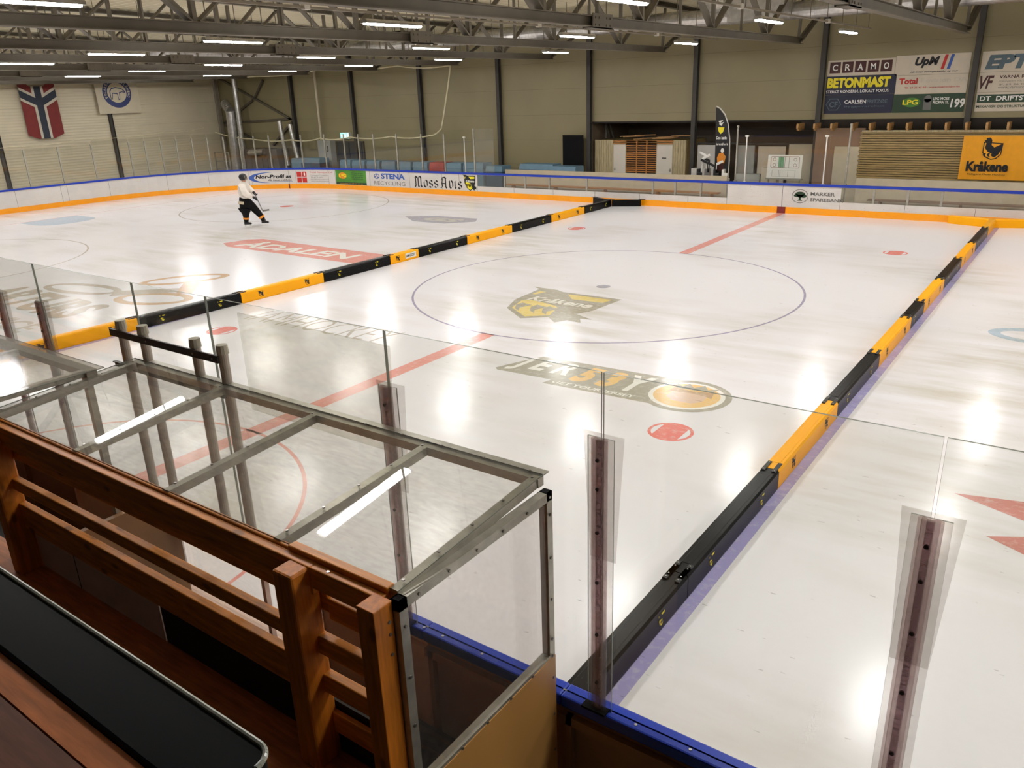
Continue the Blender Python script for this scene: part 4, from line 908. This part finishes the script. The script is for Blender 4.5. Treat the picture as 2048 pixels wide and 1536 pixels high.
r = empty('bear_emblem_banner', (-36.9, 9.6, 4.3)); F = plane((-36.76, 9.58, 5.15), (0, 1, 0), (0, 0, 1)); m = MB(); m.prism([(-1.2, -1.1), (1.3, -1.1), (1.25, 1.1), (-1.25, 1.1)], F, -.008, 0); m.build('banner_cloth', 'cream', r)
m = MB(); poly(m, F, ell(0, 0, .84, .8, 40), .002, 0); poly(m, F, ell(0, 0, .56, .53, 40), .004, 1)
for k in range(20):
    a = math.radians(200-k*11.5); c, s_ = math.cos(a), math.sin(a); G = plane(F(.62*c, .60*s_, .004), (0, math.sin(a), -math.cos(a)), (0, math.cos(a), math.sin(a))); text(m, 'POLARBJØRN HALLEN MOS'[k % 21] if 'POLARBJØRN HALLEN MOS'[k % 21] != ' ' else '-', G, -.05, 0, .1, .15, .002, .01, 0, 1)
poly(m, F, [(-.42, -.35), (-.3, -.35), (-.25, -.05), (.0, -.08), (.02, -.38), (.12, -.38), (.16, -.02), (.3, .02), (.5, -.02), (.48, .08), (.36, .2), (.22, .26), (-.05, .3), (-.3, .25), (-.42, .1)], .006, 0)
poly(m, F, [(-.38, -.3), (-.32, -.3), (-.28, -.0), (.02, -.03), (.05, -.33), (.1, -.33), (.13, .03), (.3, .06), (.42, .04), (.34, .15), (.2, .21), (-.05, .25), (-.28, .2), (-.38, .07)], .008, 1)
m.build('emblem_print', ['ink_indigo', 'cream'], r); tag(r, 'round blue ring emblem with a white bear on the end wall', 'banner')

# ================================================================= near glass and clear posts
GX = [-4.0, -.9, 1.58, 3.19, 4.15, 5.9, 7.36, 8.84, 10.6]
GN = ['tall clear pane at the far left of the near boards', 'tall clear pane behind the two left posts', 'tall clear pane left of the gate poles', 'narrow tall clear pane behind the gate poles', 'tall clear pane behind the leaning spare pane', 'tall clear pane left of the middle clear post', 'tall clear pane between the two right clear posts', 'tall clear pane at the right edge of the picture']
for (a, b), lab in zip(zip(GX, GX[1:]), GN):
    m = MB(); m.box(a+.006, b-.006, -13.056, -13.044, 1.1, 3.11, (1, 1, 0, 1, 0, 1))
    tag(m.build('safety_glass', ['glass', 'glass_edge']), lab, 'glass pane', 'tall panes on the near boards')
for x, lab in ((.77, 'clear glass post at the left edge of the picture'), (1.58, 'clear glass post in front of the yellow cushion at left'), (5.9, 'clear glass post seen through the leaning spare pane'), (7.36, 'clear glass post standing beside the end of the black divider'), (8.84, 'clear glass post at the bottom right of the picture'), (-.9, 'clear glass post left outside the picture')):
    r = empty('glass_support', (x, -13.05, 1.1))
    m = MB(); m.box(x-.033, x+.033, -13.095, -13.06, 1.1, 2.77); m.box(x-.012, x+.012, -13.10, -13.09, 1.1, 2.77)
    m.tube((x-.03, -13.08, 1.1), (x-.03, -13.08, 2.77), .017, n=8); m.tube((x+.03, -13.08, 1.1), (x+.03, -13.08, 2.77), .017, n=8)
    m.build('post_profile', 'post_tint', r)
    m = MB(); m.box(x-.014, x+.014, -13.088, -13.07, 1.1, 2.765); m.build('inner_strip', 'post_core', r)
    m = MB(); m.box(x-.075, x+.075, -13.068, -13.06, 1.1, 2.77, (1, 1, 0, 1, 0, 1)); m.build('clear_strip', ['acrylic', 'glass_edge'], r)
    m = MB(); F = plane((x, -13.036, 0)); m.prism([(-.075, 2.06), (.075, 2.06), (.115, 2.78), (-.115, 2.78)], F, 0, .006); m.build('reflection_plate', 'acrylic', r)  # tapered plate modelled for the reflections beside the post
    m = MB()
    for z in (1.3, 1.62, 1.95, 2.25, 2.5, 2.66): m.tube((x, -13.099, z), (x, -13.107, z), .010, n=8)
    m.build('bolts', 'dark_bar', r)
    m = MB(); m.box(x-.09, x+.06, -13.12, -13.06, 1.1, 1.115); m.build('foot_plate', 'matte_black', r)
    tag(r, lab, 'glass post', 'clear posts on the near boards')
m = MB(); F = plane((4.72, -13.19, 2.42), (1, 0, .0), (-.0, 0, 1)); m.prism([(0, 0), (1.33, 0), (1.36, .66), (.0, .68)], F, 0, .012)
tag(m.build('spare_pane', 'glass_old'), 'scuffed spare pane leaning behind the bench box roof', 'glass pane')
# gate poles
r = empty('gate_rack', (3.7, -13.14, 1.1))
for i, x in enumerate((3.08, 3.39, 4.07, 4.39)):
    m = MB(); m.tube((x, -13.14, 1.05), (x, -13.14, 2.78), .036, n=16); p = m.build('pole', 'pole_grey', r, smooth=False)
    m = MB(); m.tube((x, -13.14, 2.75), (x, -13.14, 2.815), .044, .04, n=12); m.build('pole_cap', 'cap_beige', p, origin=r.location+p.location)
m = MB(); m.box(2.98, 4.39, -13.19, -13.175, 2.69, 2.745); m.build('upper_bar', 'dark_bar', r)
m = MB(); m.box(2.96, 4.4, -13.19, -13.175, 2.43, 2.475); m.box(2.96, 4.4, -13.205, -13.19, 2.465, 2.475); m.build('lower_bar', 'dark_bar', r)
m = MB()
for x in (3.5, 4.1, 4.33): m.tube((x, -13.19, 2.717), (x, -13.196, 2.717), .006, n=6)
m.build('bolts', 'galv', r); tag(r, 'rack of four capped grey poles with two dark bars behind the bench roof', 'pole rack')

# ================================================================= bench box with its clear roof
r = empty('bench_box', (5.2, -13.7, 0)); zf, zn, yf, yn = 2.535, 2.46, -13.17, -14.27
A = lambda x, t, dz=0.: (x, yf+(yn-yf)*t, zf+(zn-zf)*t+dz)
m = MB(); m.bar(A(3.27, .02, -.03), A(7.08, .02, -.03), .05, .05); m.bar((3.27, yf+.028, zf-.002), (7.08, yf+.028, zf-.002), .055, .006); m.build('front_roof_beam', 'steel', r)
for i, x in enumerate((3.32, 4.42, 5.38, 6.3, 7.05)):
    m = MB(); m.bar(A(x, .03, -.028), A(x, .985, -.028), .05, .05); m.build('roof_bar', 'steel', r)
m = MB(); m.hexa([A(3.25, 0, 0), A(7.08, 0, 0), A(7.08, .99, 0), A(3.25, .99, 0), A(3.25, 0, .006), A(7.08, 0, .006), A(7.08, .99, .006), A(3.25, .99, .006)], (0, 0, 1, 1, 1, 1)); m.build('roof_sheet', ['roof_plexi', 'glass_edge'], r)
m = MB()
for x in (3.32, 4.42, 5.38, 6.3, 7.05):
    for t in (.05, .28, .5, .72, .93): c = Vector(A(x, t, .006)); m.tube(c, c+Vector((0, 0, .006)), .008, n=8)
for k in range(13): c = Vector(A(3.4+.3*k, .005, .006)); m.tube(c, c+Vector((0, 0, .006)), .008, n=8)
m.build('roof_screws', 'screw', r)
e = MB(); X = 7.1
e.box(X-.03, X+.02, -14.30, -13.15, 2.40, 2.45); fr = e.build('end_top_bar', 'steel', r)
for y0, y1, nm in ((-13.20, -13.15, 'end_post'), (-14.30, -14.25, 'end_post')):
    q = MB(); q.box(X-.03, X+.02, y0, y1, 0, 2.45); q.k = 1; q.box(X-.022, X+.012, y0+.008, y1-.008, 2.45, 2.4505); q.build(nm, ['steel', 'matte_black'], r)
q = MB(); q.box(X-.03, X+.02, -14.25, -13.20, 1.40, 1.44); q.build('end_sill_bar', 'steel', r)
q = MB(); q.box(X+.004, X+.012, -14.27, -13.17, 1.42, 2.43); q.build('end_pane', 'acrylic', r)
q = MB(); q.box(X-.01, X+.024, -14.6, -13.15, 0, 1.42); q.build('end_panel', 'tan_panel', r)
q = MB()
for t in range(6):
    y = -13.18-.2*t; q.tube((X+.02, y, 2.425), (X+.027, y, 2.425), .008, n=8); q.tube((X+.024, y, 1.43), (X+.03, y, 1.43), .008, n=8)
for t in range(8): z = .5+.26*t; q.tube((X+.02, -13.175, z), (X+.028, -13.175, z), .008, n=8); q.tube((X+.02, -14.275, z), (X+.027, -14.275, z), .008, n=8)
q.build('frame_bolts', 'screw', r)
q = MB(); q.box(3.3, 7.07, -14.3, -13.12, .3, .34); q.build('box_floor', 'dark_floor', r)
q = MB(); q.box(3.4, 7.0, -14.2, -13.9, .72, .76)
for x in (3.6, 5.2, 6.8): q.box(x-.02, x+.02, -14.18, -13.92, .34, .72)
q.build('bench_seat', 'deck_wood', r)
q = MB(); q.box(3.25, 3.3, -14.3, -13.12, .3, 1.35); q.build('partition', 'board_back', r)
tag(r, 'player bench box with steel framed clear roof and end pane', 'bench box')
r = empty('bench_box', (0, -13.9, 0)); m = MB(); z = 2.56
m.box(-6, 3.34, -14.3, -13.46, z, z+.006, (0, 0, 1, 1, 1, 1)); m.build('roof_sheet', ['film_haze', 'glass_edge'], r)
m = MB(); m.box(-6, 3.3, -13.58, -13.5, z-.05, z); m.build('front_roof_beam', 'truss_light', r)
for x in (3.24, 2.2, 1.1, 0, -1.2): m = MB(); m.box(x-.02, x+.03, -14.3, -13.58, z-.05, z); m.build('roof_bar', 'steel', r)
for y in (-13.55, -14.25): m = MB(); m.box(3.2, 3.25, y-.025, y+.025, 0, z-.05); m.build('end_post', 'steel', r)
m = MB()
for k in range(5): m.tube((3.27, -13.65-.14*k, z-.025), (3.277, -13.65-.14*k, z-.025), .01, n=8)
m.build('roof_screws', 'screw', r); m = MB(); m.box(-6, 3.2, -14.28, -13.15, .3, .34); m.build('box_floor', 'dark_floor', r)
tag(r, 'neighbouring bench box roof at the left edge of the picture', 'bench box')

# ================================================================= wooden fence of the stand
r = empty('stand_fence', (5.2, -14.36, 1.35))
def rail(nm, x0, x1, y0, y1, z0, z1, mat='wood_x'): q = MB(); q.box(x0, x1, y0, y1, z0, z1); return q.build(nm, mat, r, bevel=.006)
rail('top_rail', -3, 6.60, -14.32, -14.27, 2.30, 2.445); rail('inner_rail', -3, 6.62, -14.265, -14.235, 2.18, 2.452)
rail('top_rail', 6.60, 7.03, -14.32, -14.275, 2.335, 2.445); rail('inner_rail', 6.62, 7.0, -14.265, -14.235, 2.145, 2.26); rail('inner_rail', 6.4, 7.03, -14.274, -14.225, 2.35, 2.47)
rail('middle_rail', -3, 6.46, -14.32, -14.27, 1.975, 2.06); rail('middle_rail', 6.58, 7.0, -14.32, -14.27, 1.975, 2.075)
rail('lower_rail', -3, 6.46, -14.32, -14.27, 1.68, 1.875); rail('lower_rail', 6.58, 7.0, -14.32, -14.27, 1.755, 1.86)
rail('inner_rail', 6.58, 7.0, -14.295, -14.266, 1.5, 1.62)
for x0, x1, y0 in ((3.42, 3.54, -14.42), (6.46, 6.59, -14.42)):
    q = MB(); q.box(x0, x1, y0, -14.27, 1.35, 2.44); q.build('fence_post', 'wood_z', r, bevel=.012)
q = MB(); q.box(6.985, 7.085, -14.41, -14.302, 1.35, 2.45); q.build('fence_post', 'wood_z', r, bevel=.004)
q = MB()
for z in (2.36, 2.30, 2.2): q.tube((7.085, -14.33, z), (7.09, -14.33, z), .008, n=8)
q.tube((6.7, -14.30, 2.445), (6.7, -14.30, 2.449), .008, n=8); q.build('fence_screws', 'screw', r)
tag(r, 'orange brown wooden fence of the stand in front of the bench box', 'fence')
m = MB(); m.box(3.5, 5.05, -14.265, -14.25, 1.35, 1.72); m.k = 1; m.box(4.05, 4.056, -14.267, -14.264, 1.35, 1.72)
tag(m.build('back_board', ['inner_panel', 'column']), 'pale board closing the fence below its lowest rail at left', 'board')
m = MB(); m.box(-4, 7.08, -14.62, -14.25, 1.27, 1.35); tag(m.build('lit_strip_plank', 'deck_wood'), 'wooden plank shaped as the strip of light along the foot of the stand fence', 'plank')  # plank stands for the floor strip lit through the fence gaps
m = MB(); m.box(-4, 6.95, -15.35, -14.64, .95, 1.0); struct(m.build('floor_stand_low', 'dark_floor'))  # floor coloured dark for the shade around the lit strip
m = MB(); m.box(5.06, 7.06, -14.262, -14.25, 1.35, 1.66); tag(m.build('shade_board', 'dark_floor'), 'dark board standing in for shade behind the lowest rails at the fence end', 'board')  # shadow over the rest of the pale board, built as a dark board
# black rounded barrier top and the deck the viewer stands on
def rounded(x0, x1, y0, y1, r_, n=8):
    P = []
    for cx, cy, a0 in ((x1-r_, y1-r_, 0), (x0+r_, y1-r_, 90), (x0+r_, y0+r_, 180), (x1-r_, y0+r_, 270)):
        for i in range(n+1): t = math.radians(a0+90*i/n); P.append((cx+r_*math.cos(t), cy+r_*math.sin(t)))
    return P
r = empty('black_counter', (4, -15.45, 2.75)); ID = lambda a, b, d: (a, b, d)
P = rounded(-3, 7.64, -15.498, -15.285, .06); m = MB(); m.prism(P, ID, 2.70, 2.772); m.build('counter_body', 'rubber', r, bevel=.01)
m = MB(); e = [(a, b, 2.772) for a, b in P if b > -15.40]; m.path(sorted(e), .0085, 8); m.build('light_edging', 'edge_plastic', r)
m = MB(); m.box(-3, 7.55, -15.42, -15.35, 2.60, 2.70); m.build('support_rail', 'dark_floor', r)
tag(r, 'black rubber counter with a pale edge strip in the near left foreground', 'counter')
m = MB()
for k in range(13): m.k = 1 if k else 0; y1 = -15.50 if k == 0 else -15.592-.145*(k-1); y0 = -15.586 if k == 0 else y1-.139; m.box(-4, 7.6, y0, y1, 2.70, 2.757)
struct(m.build('floor_stand', ['deck_wood', 'deck_dark']))
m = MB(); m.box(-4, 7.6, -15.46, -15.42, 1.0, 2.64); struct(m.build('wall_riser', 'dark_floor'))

# ================================================================= skater
PO = Vector((-16.60, 2.53, 0)); UR = Vector((math.cos(YAW), math.sin(YAW), 0)); DP = Vector((-math.sin(YAW), math.cos(YAW), 0))
def PP(u, z, d=0.): return UR*u+DP*d+Vector((0, 0, z))
def skin(name, pts, edges, mat, parent, sub=2, base=None):
    me = bpy.data.meshes.new(name); me.from_pydata([tuple(p[0]) for p in pts], edges, []); me.materials.append(MT[mat])
    o = bpy.data.objects.new(name, me); COL.objects.link(o); o.parent = parent
    mo = o.modifiers.new('skin', 'SKIN'); mo.use_smooth_shade = True
    sv = me.skin_vertices[0].data
    for i, p in enumerate(pts):
        rr = p[1] if isinstance(p[1], tuple) else (p[1], p[1]); sv[i].radius = rr; sv[i].use_root = (i == 0)
    s = o.modifiers.new('sub', 'SUBSURF'); s.levels = sub; s.render_levels = sub
    return o
sk = empty('person', PO)
skin('body', [(PP(-.06, 1.02), .11), (PP(-.09, 1.25), .11), (PP(-.08, 1.45), .11), (PP(-.06, 1.58), .06), (PP(-.05, 1.68), .085), (PP(-.045, 1.80), .085),
     (PP(-.1, .9, -.06), .07), (PP(-.09, .52, -.06), .05), (PP(-.14, .14, -.06), .035), (PP(.02, .9, .08), .07), (PP(.27, .55, .12), .05), (PP(.44, .16, .16), .035),
     (PP(-.04, 1.44, -.16), .05), (PP(.03, 1.22, -.24), .04), (PP(.26, 1.08, -.12), .035), (PP(-.02, 1.44, .17), .05), (PP(.08, 1.25, .26), .04), (PP(.22, 1.2, .12), .035)],
     [(0, 1), (1, 2), (2, 3), (3, 4), (4, 5), (0, 6), (6, 7), (7, 8), (0, 9), (9, 10), (10, 11), (2, 12), (12, 13), (13, 14), (2, 15), (15, 16), (16, 17)], 'skin', sk)
skin('jersey', [(PP(-.02, .98), (.24, .20)), (PP(-.08, 1.12), (.25, .20)), (PP(-.12, 1.28), (.24, .21)), (PP(-.10, 1.44), (.22, .23)), (PP(-.07, 1.58), .14), (PP(-.06, 1.66), .10),
     (PP(-.06, 1.47, -.22), .14), (PP(.02, 1.24, -.30), .13), (PP(.24, 1.08, -.18), .10), (PP(-.02, 1.47, .22), .14), (PP(.07, 1.27, .29), .13), (PP(.2, 1.2, .16), .1)],
     [(0, 1), (1, 2), (2, 3), (3, 4), (4, 5), (3, 6), (6, 7), (7, 8), (3, 9), (9, 10), (10, 11)], 'jersey', sk)
skin('trousers', [(PP(-.13, 1.16), (.22, .19)), (PP(-.11, 1.0), (.25, .21)), (PP(-.10, .84), (.25, .22)), (PP(-.13, .68, -.08), (.18, .17)), (PP(-.11, .5, -.07), .135), (PP(-.145, .3, -.06), .105), (PP(-.15, .12, -.06), .085),
     (PP(.08, .74, .08), (.19, .17)), (PP(.2, .58, .11), .15), (PP(.31, .44, .13), .125), (PP(.39, .3, .15), .105), (PP(.45, .13, .16), .085)],
     [(0, 1), (1, 2), (2, 3), (3, 4), (4, 5), (5, 6), (2, 7), (7, 8), (8, 9), (9, 10), (10, 11)], 'matte_black', sk)
def stripe(a, b, r0, r1, nm='sock_stripe', mat='ink_orange'):
    m = MB(); m.tube(Vector(a)+PO, Vector(b)+PO, r0, r1, n=20, cap=False); return m.build(nm, mat, sk, origin=PO, smooth=True)
stripe(PP(-.135, .34, -.065), PP(-.142, .27, -.062), .118, .11); stripe(PP(.37, .35, .142), PP(.405, .28, .15), .12, .112)
m = MB(); m.bar(PO+PP(-.29, .91, -.23), PO+PP(-.08, .89, -.285), .03, .10); m.build('hip_patch', 'cream', sk)
# helmet with cage and a face under it
bm = bmesh.new(); bmesh.ops.create_uvsphere(bm, u_segments=24, v_segments=16, radius=1)
for v in bm.verts: v.co = Vector((v.co.x*.15, v.co.y*.125, v.co.z*.135 if v.co.z > 0 else v.co.z*.14))
me = bpy.data.meshes.new('helmet'); bm.to_mesh(me); bm.free(); me.materials.append(MT['black'])
for p in me.polygons: p.use_smooth = True
h = bpy.data.objects.new('helmet', me); COL.objects.link(h); h.parent = sk; h.location = PP(-.06, 1.80); h.rotation_euler = (0, .2, YAW+.3)
m = MB()
for k in range(5):
    z = 1.69+.04*k
    for a0 in range(-60, 60, 20):
        f1 = math.radians(a0); f2 = math.radians(a0+20); q = lambda t: PO+PP(-.03, z)+(UR*math.cos(t)+DP*math.sin(t))*.118; m.tube(q(f1), q(f2), .004, n=6)
for a0 in (-50, -25, 0, 25, 50): f1 = math.radians(a0); q = lambda z: PO+PP(-.03, z)+(UR*math.cos(f1)+DP*math.sin(f1))*.118; m.tube(q(1.69), q(1.85), .004, n=6)
m.build('face_cage', 'steel', sk)
fa = MB(); c = PO+PP(.0, 1.76)
fa.prism([(-.018, 0), (.018, 0), (0, .05)], lambda a, b, d: c+UR*(.07+d)+DP*a+Vector((0, 0, b-.03)), 0, .03)
for q in (-.035, .035): fa.tube(c+UR*.07+DP*q+Vector((0, 0, .02)), c+UR*.078+DP*q+Vector((0, 0, .02)), .01, n=8)
fa.bar(c+UR*.075+DP*-.025+Vector((0, 0, -.055)), c+UR*.075+DP*.025+Vector((0, 0, -.055)), .01, .01); fa.build('face', 'skin', sk)
# skates
def skate(u, d, yaw):
    o = MB(); D = Vector((UR.x*math.cos(yaw)-UR.y*math.sin(yaw), UR.x*math.sin(yaw)+UR.y*math.cos(yaw), 0)); N_ = Vector((-D.y, D.x, 0)); c = PO+PP(u, 0, d)
    F = lambda a, b, t: c+D*a+N_*t+Vector((0, 0, b))
    o.prism([(-.09, .075), (.17, .075), (.185, .10), (.16, .14), (.07, .16), (.04, .25), (-.07, .26), (-.09, .16)], F, -.045, .045)
    b = o.build('skate', 'black', sk, bevel=.012)
    l = MB(); l.prism([(-.09, .0), (.17, .0), (.2, .02), (.15, .075), (.12, .075), (.11, .03), (-.02, .03), (-.03, .075), (-.07, .075), (-.11, .02)], F, -.006, .006); l.build('blade', 'ink_white', b, origin=PO+b.location)
skate(-.14, -.06, 0); skate(.45, .16, -.1)
# gloves with five padded fingers each
def glove(c, dirv, side):
    c = Vector(c); D = Vector(dirv).normalized(); S_ = Vector(side).normalized(); Nn = D.cross(S_).normalized()
    pts = [(c-D*.10, .062), (c, .052), (c+D*.04, .045)]; ed = [(0, 1), (1, 2)]
    for i, (o_, L) in enumerate(((-.045, .07), (-.015, .085), (.015, .08), (.045, .065))):
        k = len(pts); b = c+D*.04+S_*o_; pts += [(b+D*L*.5, .02), (b+D*L*.7+Nn*.04, .019), (b+D*L*.4+Nn*.07, .017)]; ed += [(2, k), (k, k+1), (k+1, k+2)]
    k = len(pts); pts += [(c-S_*.06+Nn*.02, .021), (c-S_*.055+Nn*.06+D*.03, .018)]; ed += [(1, k), (k, k+1)]
    return skin('glove', pts, ed, 'black', sk, 1)
glove(PP(.32, 1.05, -.14), UR*.8+DP*.3+Vector((0, 0, -.5)), DP*-1+Vector((0, 0, .3)))
glove(PP(.25, 1.19, .12), UR*.5-DP*.2+Vector((0, 0, -.7)), DP)
tag(sk, 'hockey player in white jersey, black helmet and black trousers gliding on the ice', 'person')
st = MB(); a = PO+PP(.24, 1.24, .10); b = PO+PP(.37, 1.0, -.13); tip = PO+PP(.62, .60, -.4)
st.bar(a, tip, .02, .03); st.bar(tip, tip+UR*.22+Vector((0, 0, .02))+DP*.1, .012, .06)
tag(st.build('hockey_stick', 'ink_grey'), 'hockey stick held low by the skating player', 'hockey stick')
